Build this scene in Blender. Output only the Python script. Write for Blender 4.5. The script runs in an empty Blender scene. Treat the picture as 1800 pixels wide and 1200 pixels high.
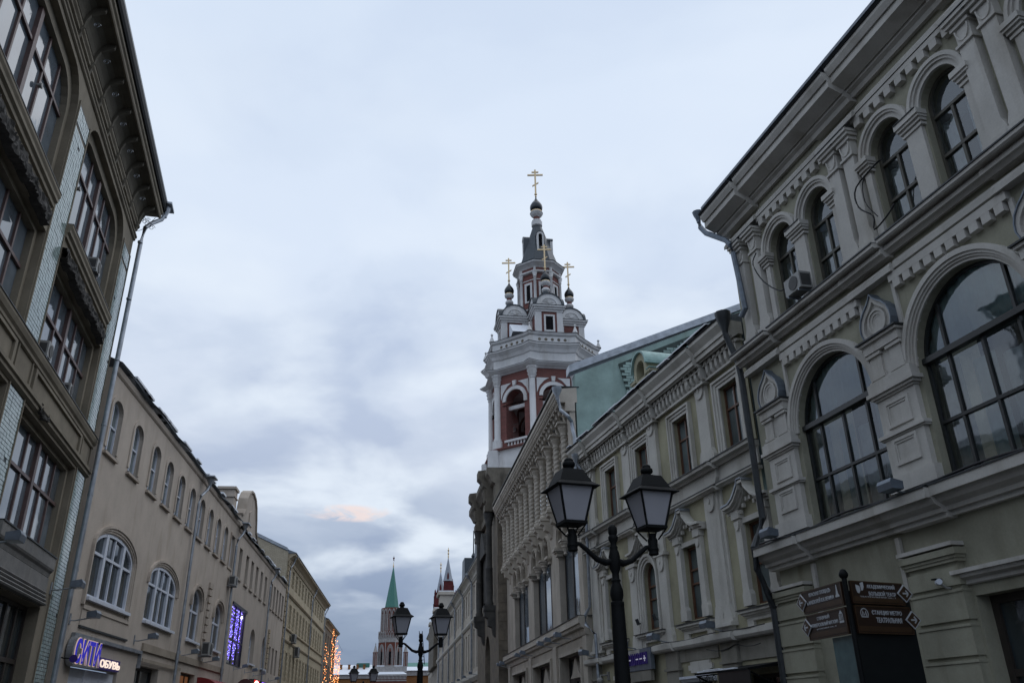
import bpy, math, random
from mathutils import Vector, Matrix
from mathutils.geometry import delaunay_2d_cdt
random.seed(7)
R = math.radians
EYE = 1.6
sc = bpy.context.scene
COL = sc.collection
# ------------------------------------------------------------------ camera
cd = bpy.data.cameras.new('camera'); cam = bpy.data.objects.new('camera', cd); COL.objects.link(cam)
sc.camera = cam
cd.sensor_width = 36.0; cd.lens = 1453 / 1800 * 36; cd.clip_start = .1; cd.clip_end = 6000
_p, _r = R(24.64), R(-1.13)
_F = Vector((0, math.cos(_p), math.sin(_p))); _U = Vector((0, -math.sin(_p), math.cos(_p))); _X = Vector((1, 0, 0))
_R2 = math.cos(_r) * _X + math.sin(_r) * _U; _U2 = -math.sin(_r) * _X + math.cos(_r) * _U
cam.matrix_world = Matrix(((_R2.x, _U2.x, -_F.x, 0), (_R2.y, _U2.y, -_F.y, 0), (_R2.z, _U2.z, -_F.z, EYE), (0, 0, 0, 1)))
# ------------------------------------------------------------------ world
SUN_EL, SUN_AZ = 58, 55           # a weak, very soft brighter side of the overcast sky
w = bpy.data.worlds.new('World'); sc.world = w; w.use_nodes = True
nt = w.node_tree; N = nt.nodes; L = nt.links; N.clear()
def nd(t, **k):
    n = N.new(t)
    for a, b in k.items(): setattr(n, a, b)
    return n
def val(n, i, v): n.inputs[i].default_value = v
def mth(op, a, b=None, c=None):
    n = nd('ShaderNodeMath', operation=op)
    for i, x in enumerate((a, b, c)):
        if x is None: continue
        if isinstance(x, (int, float)): n.inputs[i].default_value = x
        else: L.new(x, n.inputs[i])
    return n.outputs[0]
def ramp(fac, stops, interp='LINEAR'):
    n = nd('ShaderNodeValToRGB'); e = n.color_ramp.elements; n.color_ramp.interpolation = interp
    while len(e) < len(stops): e.new(.5)
    for x, (p, c) in zip(e, stops): x.position = p; x.color = (*c, 1)
    L.new(fac, n.inputs[0]); return n.outputs[0]
def mixc(f, a, b, bt='MIX'):
    n = nd('ShaderNodeMix', data_type='RGBA', blend_type=bt)
    for i, x in ((0, f), (6, a), (7, b)):
        if isinstance(x, (int, float)): n.inputs[i].default_value = x
        elif isinstance(x, tuple): n.inputs[i].default_value = (*x, 1)
        else: L.new(x, n.inputs[i])
    return n.outputs[2]
tc = nd('ShaderNodeTexCoord'); sep = nd('ShaderNodeSeparateXYZ'); L.new(tc.outputs['Generated'], sep.inputs[0])
zc = mth('MAXIMUM', sep.outputs[2], 0.0)
den = mth('ADD', zc, .22)
cmb = nd('ShaderNodeCombineXYZ'); L.new(mth('DIVIDE', sep.outputs[0], den), cmb.inputs[0]); L.new(mth('DIVIDE', sep.outputs[1], den), cmb.inputs[1])
def noise(scale, det, rough, off, dist=0.0):
    mp = nd('ShaderNodeMapping'); L.new(cmb.outputs[0], mp.inputs[0]); mp.inputs[1].default_value = off; mp.inputs[3].default_value = (1.0, 1.0, 1)
    n = nd('ShaderNodeTexNoise'); L.new(mp.outputs[0], n.inputs['Vector']); val(n, 'Scale', scale); val(n, 'Detail', det); val(n, 'Roughness', rough); val(n, 'Distortion', dist)
    return n.outputs['Fac']
sky = nd('ShaderNodeTexSky'); sky.sky_type = 'NISHITA'; sky.sun_disc = False; sky.sun_elevation = R(SUN_EL); sky.sun_rotation = R(SUN_AZ)
# values are for a Background strength of 0.1
base = ramp(zc, [(0.0, (2.1, 2.75, 3.9)), (.07, (2.7, 3.4, 4.7)), (.16, (4.3, 5.1, 6.5)), (.30, (6.8, 7.55, 8.85)), (.5, (7.5, 8.45, 9.9)), (1.0, (7.0, 8.15, 9.8))])
n1 = noise(2.1, 6, .5, (3.1, .7, 0), .25)
n2 = noise(2.7, 5, .48, (1.3, 5.2, 0), .2)
dark = ramp(n1, [(.40, (1, 1, 1)), (.50, (.87, .89, .92)), (.60, (.70, .74, .82))], 'EASE')
c1 = mixc(ramp(zc, [(.08, (.9,) * 3), (.42, (.85,) * 3), (.64, (.28,) * 3)]), (1., 1., 1.), dark)
c2 = mixc(1.0, base, c1, 'MULTIPLY')
lite = ramp(n2, [(.44, (0, 0, 0)), (.68, (1, 1, 1))], 'EASE')
litem = mth('MULTIPLY', lite, ramp(zc, [(.08, (0, 0, 0)), (.18, (.85,) * 3), (.42, (.75,) * 3), (.62, (.25,) * 3)]))
c3 = mixc(litem, c2, (8.7, 9.5, 10.4))
# the last glow of the sunset caught on a low cloud down the street
azn = mth('DIVIDE', sep.outputs[0], sep.outputs[1])
dx = mth('DIVIDE', mth('SUBTRACT', azn, -.200), .060); dz = mth('DIVIDE', mth('SUBTRACT', sep.outputs[2], .223), .0105)
gl = mth('SUBTRACT', 1.0, mth('ADD', mth('MULTIPLY', dx, dx), mth('MULTIPLY', dz, dz)))
gl = mth('MULTIPLY', mth('MAXIMUM', gl, 0.0), mth('GREATER_THAN', sep.outputs[1], 0.0))
gl = mth('MULTIPLY', mth('MINIMUM', mth('MULTIPLY', gl, 1.6), 1.0), mth('MAXIMUM', mth('MULTIPLY', mth('SUBTRACT', noise(11, 6, .6, (2, 1, 0), .6), .44), 5.0), 0.0))
c4 = mixc(mth('MINIMUM', gl, .8), c3, (9.6, 7.9, 7.4))
c5 = mixc(.06, c4, sky.outputs[0])
bg = nd('ShaderNodeBackground'); val(bg, 'Strength', .1); L.new(c5, bg.inputs[0])
ow = nd('ShaderNodeOutputWorld'); L.new(bg.outputs[0], ow.inputs[0])
w.cycles.sampling_method = 'MANUAL'; w.cycles.sample_map_resolution = 512
sd = bpy.data.lights.new('sun', 'SUN'); sd.energy = .7; sd.angle = R(80); sd.color = (1, .93, .86)
sun = bpy.data.objects.new('sun', sd); COL.objects.link(sun)
_d = Vector((math.sin(R(SUN_AZ)) * math.cos(R(SUN_EL)), math.cos(R(SUN_AZ)) * math.cos(R(SUN_EL)), math.sin(R(SUN_EL))))
sun.rotation_euler = _d.to_track_quat('Z', 'Y').to_euler(); sun.location = (20, -20, 60)
vs = sc.view_settings; vs.view_transform = 'Standard'; vs.look = 'None'; vs.exposure = 0; vs.gamma = 1; vs.use_curve_mapping = False
try:
    sc.cycles.max_bounces = 6; sc.cycles.diffuse_bounces = 3; sc.cycles.transparent_max_bounces = 8; sc.cycles.use_denoising = True
except Exception: pass
# ------------------------------------------------------------------ materials
def material(name): 
    m = bpy.data.materials.new(name); m.use_nodes = True; return m
def stone(name, c, c2=None, rough=.85, sc_=1.2, var=.18, streak=.3, bump=.15, fine=28, spec=.3, stain=(.35, .33, .30)):
    """painted stucco / stone: patchy colour, vertical rain streaks, speckle and fine relief in world metres"""
    m = material(name); n = m.node_tree.nodes; l = m.node_tree.links; b = n['Principled BSDF']
    g = n.new('ShaderNodeNewGeometry')
    def nz(scale, det, sc3=(1, 1, 1), ro=.6):
        mp = n.new('ShaderNodeMapping'); l.new(g.outputs['Position'], mp.inputs[0]); mp.inputs[3].default_value = sc3
        x = n.new('ShaderNodeTexNoise'); l.new(mp.outputs[0], x.inputs['Vector']); x.inputs['Scale'].default_value = scale; x.inputs['Detail'].default_value = det; x.inputs['Roughness'].default_value = ro
        return x.outputs['Fac']
    def mx(f, a, c_, bt='MIX'):
        x = n.new('ShaderNodeMix'); x.data_type = 'RGBA'; x.blend_type = bt
        for i, v in ((0, f), (6, a), (7, c_)):
            if isinstance(v, float): x.inputs[i].default_value = v
            elif isinstance(v, tuple): x.inputs[i].default_value = (*v, 1)
            else: l.new(v, x.inputs[i])
        return x.outputs[2]
    def rp(f, a, b_):
        x = n.new('ShaderNodeMapRange'); l.new(f, x.inputs[0]); x.inputs[1].default_value = a; x.inputs[2].default_value = b_; return x.outputs[0]
    c2 = c2 or tuple(v * (1 - var * 1.6) for v in c)
    col = mx(rp(nz(sc_, 5), .35, .7), c, c2)
    col = mx(rp(nz(1.1, 7, (1.5, 1.5, .35)), .52, .85), col, tuple(v * s * 2 * (1 - streak) for v, s in zip(c, stain)))
    f = nz(fine, 3)
    col = mx(.22, col, mx(rp(f, .3, .7), (.55,) * 3, (1.,) * 3), 'MULTIPLY')
    l.new(col, b.inputs['Base Color']); b.inputs['Roughness'].default_value = rough; b.inputs['Specular IOR Level'].default_value = spec
    bp = n.new('ShaderNodeBump'); bp.inputs['Strength'].default_value = bump; bp.inputs['Distance'].default_value = .02
    l.new(mx(.5, f, nz(5, 6)), bp.inputs['Height']); l.new(bp.outputs[0], b.inputs['Normal'])
    return m
def plain(name, c, rough=.5, metal=0, spec=.5, var=.25, scale=6, emis=None, es=1):
    m = material(name); n = m.node_tree.nodes; l = m.node_tree.links; b = n['Principled BSDF']
    g = n.new('ShaderNodeNewGeometry'); x = n.new('ShaderNodeTexNoise'); l.new(g.outputs['Position'], x.inputs['Vector']); x.inputs['Scale'].default_value = scale; x.inputs['Detail'].default_value = 5
    r = n.new('ShaderNodeValToRGB'); l.new(x.outputs['Fac'], r.inputs[0])
    r.color_ramp.elements[0].position = .3; r.color_ramp.elements[1].position = .7
    r.color_ramp.elements[0].color = (*[v * (1 - var) for v in c], 1); r.color_ramp.elements[1].color = (*[min(1, v * (1 + var * .5)) for v in c], 1)
    l.new(r.outputs[0], b.inputs['Base Color']); b.inputs['Roughness'].default_value = rough; b.inputs['Metallic'].default_value = metal; b.inputs['Specular IOR Level'].default_value = spec
    if emis: b.inputs['Emission Color'].default_value = (*emis, 1); b.inputs['Emission Strength'].default_value = es
    return m
def brickmat(name, c1, c2, mortar, bw, bh, rough=.8):
    m = material(name); n = m.node_tree.nodes; l = m.node_tree.links; b = n['Principled BSDF']
    t = n.new('ShaderNodeTexCoord'); s = n.new('ShaderNodeSeparateXYZ'); l.new(t.outputs['Object'], s.inputs[0])
    a = n.new('ShaderNodeMath'); a.operation = 'ADD'; l.new(s.outputs[0], a.inputs[0]); l.new(s.outputs[1], a.inputs[1])
    c = n.new('ShaderNodeCombineXYZ'); l.new(a.outputs[0], c.inputs[0]); l.new(s.outputs[2], c.inputs[1])
    k = n.new('ShaderNodeTexBrick'); l.new(c.outputs[0], k.inputs['Vector']); k.inputs['Color1'].default_value = (*c1, 1); k.inputs['Color2'].default_value = (*c2, 1); k.inputs['Mortar'].default_value = (*mortar, 1)
    k.inputs['Scale'].default_value = 1; k.inputs['Brick Width'].default_value = bw; k.inputs['Row Height'].default_value = bh; k.inputs['Mortar Size'].default_value = bh * .1
    l.new(k.outputs['Color'], b.inputs['Base Color']); b.inputs['Roughness'].default_value = rough; b.inputs['Specular IOR Level'].default_value = .2
    bp = n.new('ShaderNodeBump'); bp.invert = True; bp.inputs['Strength'].default_value = .5; bp.inputs['Distance'].default_value = .02; l.new(k.outputs['Fac'], bp.inputs['Height']); l.new(bp.outputs[0], b.inputs['Normal'])
    return m
def glass(name, trans=.75, tint=(.8, .88, .9), ior=1.6, wav=.02):
    """thin pane: partly see-through, reflecting more at grazing angles, slightly wavy"""
    m = material(name); n = m.node_tree.nodes; l = m.node_tree.links; n.remove(n['Principled BSDF']); o = n['Material Output']
    tr = n.new('ShaderNodeBsdfTransparent'); tr.inputs[0].default_value = (*[trans * v for v in tint], 1)
    gl_ = n.new('ShaderNodeBsdfGlossy'); gl_.inputs['Roughness'].default_value = .03; gl_.inputs[0].default_value = (.9, .95, 1, 1)
    fr = n.new('ShaderNodeFresnel'); fr.inputs[0].default_value = ior
    g = n.new('ShaderNodeNewGeometry'); x = n.new('ShaderNodeTexNoise'); l.new(g.outputs['Position'], x.inputs['Vector']); x.inputs['Scale'].default_value = 1.4
    bp = n.new('ShaderNodeBump'); bp.inputs['Strength'].default_value = wav * 10; bp.inputs['Distance'].default_value = wav; l.new(x.outputs['Fac'], bp.inputs['Height'])
    l.new(bp.outputs[0], gl_.inputs['Normal'])
    mx = n.new('ShaderNodeMixShader'); l.new(fr.outputs[0], mx.inputs[0]); l.new(tr.outputs[0], mx.inputs[1]); l.new(gl_.outputs[0], mx.inputs[2]); l.new(mx.outputs[0], o.inputs[0])
    return m
def pane(name, c, rough=.05, ior=1.6, wav=.015):
    m = plain(name, c, rough, 0, .5, .5, 1.1); b = m.node_tree.nodes['Principled BSDF']; b.inputs['IOR'].default_value = ior
    n = m.node_tree.nodes; l = m.node_tree.links
    g = n.new('ShaderNodeNewGeometry'); x = n.new('ShaderNodeTexNoise'); l.new(g.outputs['Position'], x.inputs['Vector']); x.inputs['Scale'].default_value = 1.7
    bp = n.new('ShaderNodeBump'); bp.inputs['Strength'].default_value = .25; bp.inputs['Distance'].default_value = wav; l.new(x.outputs['Fac'], bp.inputs['Height']); l.new(bp.outputs[0], b.inputs['Normal'])
    return m
def emit(name, c, s):
    m = material(name); b = m.node_tree.nodes['Principled BSDF']; b.inputs['Base Color'].default_value = (*[v * .3 for v in c], 1); b.inputs['Emission Color'].default_value = (*c, 1); b.inputs['Emission Strength'].default_value = s
    return m
M = dict(
 r1wall=stone('grey_green_stucco', (.355, .345, .268)), r1trim=stone('pale_grey_trim', (.58, .56, .52), var=.12, streak=.2),
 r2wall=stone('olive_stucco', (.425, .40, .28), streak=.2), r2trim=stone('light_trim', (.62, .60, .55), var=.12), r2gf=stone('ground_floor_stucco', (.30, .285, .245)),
 r3=stone('warm_grey_stone', (.49, .44, .375), var=.15), r3b=stone('beige_grey_stone', (.55, .50, .43), var=.12),
 gate=stone('blackened_stone', (.12, .105, .085), (.22, .195, .155), sc_=1.8, streak=.6, bump=.4), gate2=stone('sooty_stone', (.055, .055, .055), (.10, .095, .085), sc_=2.4, bump=.4), gates=stone('brown_stone', (.23, .195, .15), (.13, .115, .095), sc_=2.0, bump=.4),
 green=stone('green_painted_wall', (.36, .49, .455), var=.2, streak=.15), greenm=plain('dark_mortar', (.05, .07, .065), .9),
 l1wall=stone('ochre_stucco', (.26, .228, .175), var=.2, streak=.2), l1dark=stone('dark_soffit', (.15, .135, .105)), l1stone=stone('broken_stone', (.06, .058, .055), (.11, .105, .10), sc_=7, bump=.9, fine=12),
 l1ledge=stone('grey_ledge', (.23, .225, .215), (.15, .15, .15), sc_=3), bracket=stone('plaster_bracket', (.2, .18, .14)),
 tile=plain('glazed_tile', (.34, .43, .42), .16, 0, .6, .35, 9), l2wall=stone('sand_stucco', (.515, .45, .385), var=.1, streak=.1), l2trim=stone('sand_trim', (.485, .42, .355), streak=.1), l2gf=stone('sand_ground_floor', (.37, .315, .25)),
 l4wall=stone('yellow_stucco', (.49, .425, .30), var=.14), l4trim=stone('weathered_rustic', (.47, .40, .285), (.38, .30, .21), sc_=3), l4brick=brickmat('painted_brick', (.50, .44, .33), (.43, .37, .28), (.3, .26, .2), .26, .08),
 woodd=plain('dark_wood', (.035, .028, .024), .5), wood=plain('brown_wood', (.13, .062, .036), .5), mauve=plain('red_brown_frame', (.12, .075, .07), .45), frame=plain('dark_frame', (.022, .024, .024), .4), green_frame=plain('olive_frame', (.075, .07, .055), .5),
 whitef=plain('white_plastic', (.62, .66, .74), .4, 0, .5, .1), metal=plain('zinc', (.34, .37, .41), .42, .6, .5, .3, 4), metald=plain('dark_sheet', (.035, .04, .045), .5, .3), roofm=plain('roof_sheet', (.16, .18, .21), .5, .4),
 snow=plain('snow', (.8, .83, .88), .8, 0, .2, .08), black=plain('black_iron', (.008, .009, .010), .65, 0, .15), shade=None, ac=plain('ac_casing', (.28, .28, .27), .5, 0, .5, .12), acd=plain('ac_grille', (.05, .05, .05), .6), lampbox=plain('floodlight_casing', (.16, .19, .23), .45, .4), lampglass=plain('lamp_glass', (.25, .3, .34), .1),
 white=stone('white_stone', (.76, .755, .75), (.64, .64, .64), var=.1, streak=.15), red=brickmat('red_brick', (.235, .09, .078), (.18, .072, .063), (.18, .13, .12), .26, .085), copper=plain('patina_copper', (.24, .38, .36), .5, .2), roofd=plain('dark_metal_roof', (.045, .055, .065), .42, .5), gold=plain('gilding', (.78, .60, .36), .35, .35, .5, .1), dome=plain('black_dome', (.035, .04, .045), .22, .5, .6),
 kgreen=plain('spire_green', (.055, .20, .165), .5, .1), kred=stone('kremlin_brick', (.20, .065, .045), bump=.1), kwhite=stone('kremlin_white', (.46, .44, .43)), korange=stone('orange_wall', (.30, .135, .05)), mred=stone('museum_brick', (.13, .028, .03)), mgrey=plain('spire_grey', (.30, .33, .38), .5),
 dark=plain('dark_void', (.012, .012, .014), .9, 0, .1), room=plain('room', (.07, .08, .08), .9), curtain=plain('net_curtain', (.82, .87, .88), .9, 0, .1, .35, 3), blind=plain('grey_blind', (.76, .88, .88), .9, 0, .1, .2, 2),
 paneD=pane('dark_pane', (.03, .04, .045)), paneB=pane('blue_pane', (.13, .16, .19), ior=2.1), paneG=pane('grey_pane', (.11, .135, .14)), glassR=glass('clear_pane', 1.0, ior=1.95), gsilver=plain('backed_glass', (.20, .23, .26), .12),
 asphalt=stone('ground_stone', (.05, .05, .05)), paving=stone('wet_paving', (.06, .058, .056), rough=.6), kerb=stone('kerb_stone', (.2, .2, .2)), hillside=stone('city_ground', (.08, .08, .08)),
 signb=plain('sign_brown', (.03, .015, .009), .45, 0, .5, .1), signbb=plain('sign_brown_light', (.06, .032, .015), .45), signt=plain('sign_lettering', (.5, .52, .55), .5, 0, .3, .05), signpanel=plain('teal_glass_panel', (.10, .16, .17), .2), black2=plain('black_panel', (.012, .014, .015), .35),
 purple=plain('violet_sign', (.035, .02, .16), .5, emis=(.1, .04, .5), es=.03), cable=plain('cable_black', (.012, .012, .014), .6), redawn=plain('red_awning', (.22, .01, .012), .7))
M['shade'] = plain('frosted_glass', (.38, .38, .42), .6, 0, .3, .10, 2)
M['led'] = emit('led_violet', (.22, .12, 1), 5); M['led2'] = emit('led_blue_white', (.55, .5, 1), 7); M['warm'] = emit('led_orange', (1, .27, .06), 2.2); M['warmw'] = emit('led_warm_white', (1, .48, .18), 3.0)
M['bluel'] = emit('letter_blue', (.035, .03, .66), .45); M['rim'] = emit('letter_rim', (1, .72, .62), .42); M['whitel'] = emit('letter_cream', (1, .82, .70), .95)
M['redl'] = emit('sign_red', (1, .01, .01), 1.1); M['viol'] = emit('sign_violet', (.22, .1, 1), 1.6); M['globe'] = emit('globe', (1, .85, .75), 3.2); M['orangesh'] = emit('shop_orange', (1, .28, .12), .5); M['shopwin'] = emit('shop_dim', (.3, .12, .05), .35)
M['squig'] = emit('letter_white', (.8, .8, 1), .25)
# ------------------------------------------------------------------ mesh builder
class MB:
    def __init__(s): s.v = []; s.f = []
    def add(s, vs, fs):
        k = len(s.v); s.v += [tuple(p) for p in vs]; s.f += [tuple(i + k for i in f) for f in fs]; return s
    def box(s, x0, x1, y0, y1, z0, z1):
        if x0 > x1: x0, x1 = x1, x0
        if y0 > y1: y0, y1 = y1, y0
        if z0 > z1: z0, z1 = z1, z0
        return s.add([(x0, y0, z0), (x1, y0, z0), (x1, y1, z0), (x0, y1, z0), (x0, y0, z1), (x1, y0, z1), (x1, y1, z1), (x0, y1, z1)],
              [(3, 2, 1, 0), (4, 5, 6, 7), (0, 1, 5, 4), (1, 2, 6, 5), (2, 3, 7, 6), (3, 0, 4, 7)])
    def prism(s, poly, ax, a, b):
        """poly extruded along ax: 'x' poly in (y,z), 'y' poly in (x,z), 'z' poly in (x,y)"""
        n = len(poly)
        def P(p, t): return (t, p[0], p[1]) if ax == 'x' else (p[0], t, p[1]) if ax == 'y' else (p[0], p[1], t)
        vs = [P(p, a) for p in poly] + [P(p, b) for p in poly]
        return s.add(vs, [tuple(range(n))[::-1], tuple(range(n, 2 * n))] + [(i, (i + 1) % n, n + (i + 1) % n, n + i) for i in range(n)])
    def band(s, inner, outer, y0, y1, close=False):
        """ribbon between two (x,z) polylines of equal length, extruded y0..y1"""
        n = len(inner); vs = []
        for y in (y0, y1):
            vs += [(p[0], y, p[1]) for p in inner]; vs += [(p[0], y, p[1]) for p in outer]
        fs = []
        for i in range(n if close else n - 1):
            j = (i + 1) % n
            a, b, c, d = i, j, n + j, n + i
            fs += [(a, b, c, d), tuple(2 * n + q for q in (d, c, b, a)), (a, 2 * n + a, 2 * n + b, b), (d, c, 2 * n + c, 2 * n + d)]
        if not close:
            fs += [(0, n, 3 * n, 2 * n), (n - 1, 3 * n - 1, 4 * n - 1, 2 * n - 1)]
        return s.add(vs, fs)
    def ring(s, cx, cz, r0, r1, y0, y1, a0=0, a1=180, n=20):
        P = lambda r: [(cx + r * math.cos(R(a0 + (a1 - a0) * i / n)), cz + r * math.sin(R(a0 + (a1 - a0) * i / n))) for i in range(n + 1)]
        return s.band(P(r0), P(r1), y0, y1)
    def lathe(s, cx, cy, prof, n=12, tw=0, amp=0, k=3, half=False, a0=0):
        vs = []; m = n
        for r, z in prof:
            for i in range(m):
                a = 2 * math.pi * i / n + R(a0); rr = r * (1 + amp * math.cos(k * a - tw * z))
                vs.append((cx + rr * math.cos(a), cy + rr * math.sin(a), z))
        fs = []
        for j in range(len(prof) - 1):
            for i in range(m):
                q = (i + 1) % m; fs.append((j * m + i, j * m + q, (j + 1) * m + q, (j + 1) * m + i))
        fs += [tuple(range(m))[::-1], tuple((len(prof) - 1) * m + i for i in range(m))]
        return s.add(vs, fs)
    def tube(s, pts, r, n=8):
        pts = [Vector(p) for p in pts]; vs = []; rr = r if isinstance(r, (list, tuple)) else [r] * len(pts)
        for i, p in enumerate(pts):
            d = (pts[min(i + 1, len(pts) - 1)] - pts[max(i - 1, 0)]).normalized()
            u = d.cross(Vector((0, 0, 1)) if abs(d.z) < .95 else Vector((1, 0, 0))).normalized(); v_ = d.cross(u)
            for k in range(n):
                a = 2 * math.pi * k / n; vs.append(p + rr[i] * (math.cos(a) * u + math.sin(a) * v_))
        fs = []
        for j in range(len(pts) - 1):
            for k in range(n): fs.append((j * n + k, j * n + (k + 1) % n, (j + 1) * n + (k + 1) % n, (j + 1) * n + k))
        fs += [tuple(range(n))[::-1], tuple((len(pts) - 1) * n + k for k in range(n))]
        return s.add(vs, fs)
    def mesh(s, name, mat, mir=False, smooth=None):
        me = bpy.data.meshes.new(name)
        v = [(-a, b, c) for a, b, c in s.v] if mir else s.v
        f = [q[::-1] for q in s.f] if mir else s.f
        me.from_pydata(v, [], f); me.materials.append(mat)
        if smooth:
            me.polygons.foreach_set('use_smooth', [True] * len(me.polygons))
            try: me.set_sharp_from_angle(angle=R(smooth))
            except Exception: pass
        me.update(); return me
def link(name, me, parent=None, loc=(0, 0, 0), label=None, kind=None, cat=None, group=None, rot=None):
    o = bpy.data.objects.new(name, me); COL.objects.link(o); o.location = loc
    if rot: o.rotation_euler = rot
    if parent: o.parent = parent
    for k_, v_ in (('label', label), ('kind', kind), ('category', cat), ('group', group)):
        if v_: o[k_] = v_
    return o
def wall_faces(mb, outline, holes, y, depth):
    """sheet in (x,z) at y with holes; reveal strips run back by depth"""
    vs = []; ed = []
    def loop(P):
        k = len(vs)
        for p in P: vs.append(Vector(p))
        for i in range(len(P)): ed.append((k + i, k + (i + 1) % len(P)))
    loop(outline)
    for h in holes: loop(h)
    V, E_, F, *_ = delaunay_2d_cdt(vs, ed, [], 1, 1e-5)
    def inside(p, P):
        c = False; n = len(P)
        for i in range(n):
            a, b = P[i], P[i - 1]
            if (a[1] > p[1]) != (b[1] > p[1]) and p[0] < (b[0] - a[0]) * (p[1] - a[1]) / (b[1] - a[1]) + a[0]: c = not c
        return c
    bb = [(min(p[0] for p in h), max(p[0] for p in h), min(p[1] for p in h), max(p[1] for p in h), h) for h in holes]
    fs = []
    for f in F:
        cx = sum(V[i].x for i in f) / len(f); cz = sum(V[i].y for i in f) / len(f)
        if any(b[0] < cx < b[1] and b[2] < cz < b[3] and inside((cx, cz), b[4]) for b in bb): continue
        fs.append(tuple(f))
    mb.add([(p.x, y, p.y) for p in V], [f[::-1] for f in fs])
    for h in holes:
        n = len(h)
        mb.add([(p[0], y, p[1]) for p in h] + [(p[0], y - depth, p[1]) for p in h], [(i, (i + 1) % n, n + (i + 1) % n, n + i) for i in range(n)])
def rect(x, w_, z0, z1): return [(x - w_, z0), (x + w_, z0), (x + w_, z1), (x - w_, z1)]
def arch(x, w_, z0, zs, rise=None, n=14):
    rise = w_ if rise is None else rise
    return [(x - w_, z0), (x + w_, z0)] + [(x + w_ * math.cos(math.pi * i / n), zs + rise * math.sin(math.pi * i / n)) for i in range(n + 1)]
def rrect(x, w_, z0, z1, r, n=6):
    P = [(x - w_, z0), (x + w_, z0)]
    P += [(x + w_ - r + r * math.cos(R(90 * i / n)), z1 - r + r * math.sin(R(90 * i / n))) for i in range(n + 1)]
    P += [(x - w_ + r + r * math.cos(R(90 + 90 * i / n)), z1 - r + r * math.sin(R(90 + 90 * i / n))) for i in range(n + 1)]
    return P
def clip(poly, x0, x1, z0, z1):
    def cut(P, f):
        o = []
        for i in range(len(P)):
            a, b = P[i - 1], P[i]; fa, fb = f(a), f(b)
            if (fa >= 0) != (fb >= 0):
                t = fa / (fa - fb); o.append((a[0] + t * (b[0] - a[0]), a[1] + t * (b[1] - a[1])))
            if fb >= 0: o.append(b)
        return o
    for f in (lambda p: p[0] - x0, lambda p: x1 - p[0], lambda p: p[1] - z0, lambda p: z1 - p[1]):
        poly = cut(poly, f)
        if not poly: return []
    P = []
    for p in poly:
        if not P or abs(p[0] - P[-1][0]) + abs(p[1] - P[-1][1]) > 1e-4: P.append(p)
    return P
def inset(poly, t):
    cx = sum(p[0] for p in poly) / len(poly); cz = (min(p[1] for p in poly) + max(p[1] for p in poly)) / 2
    w_ = (max(p[0] for p in poly) - min(p[0] for p in poly)) / 2; h_ = (max(p[1] for p in poly) - min(p[1] for p in poly)) / 2
    return [(cx + (p[0] - cx) * (1 - t / w_), cz + (p[1] - cz) * (1 - t / h_)) for p in poly]
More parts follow.
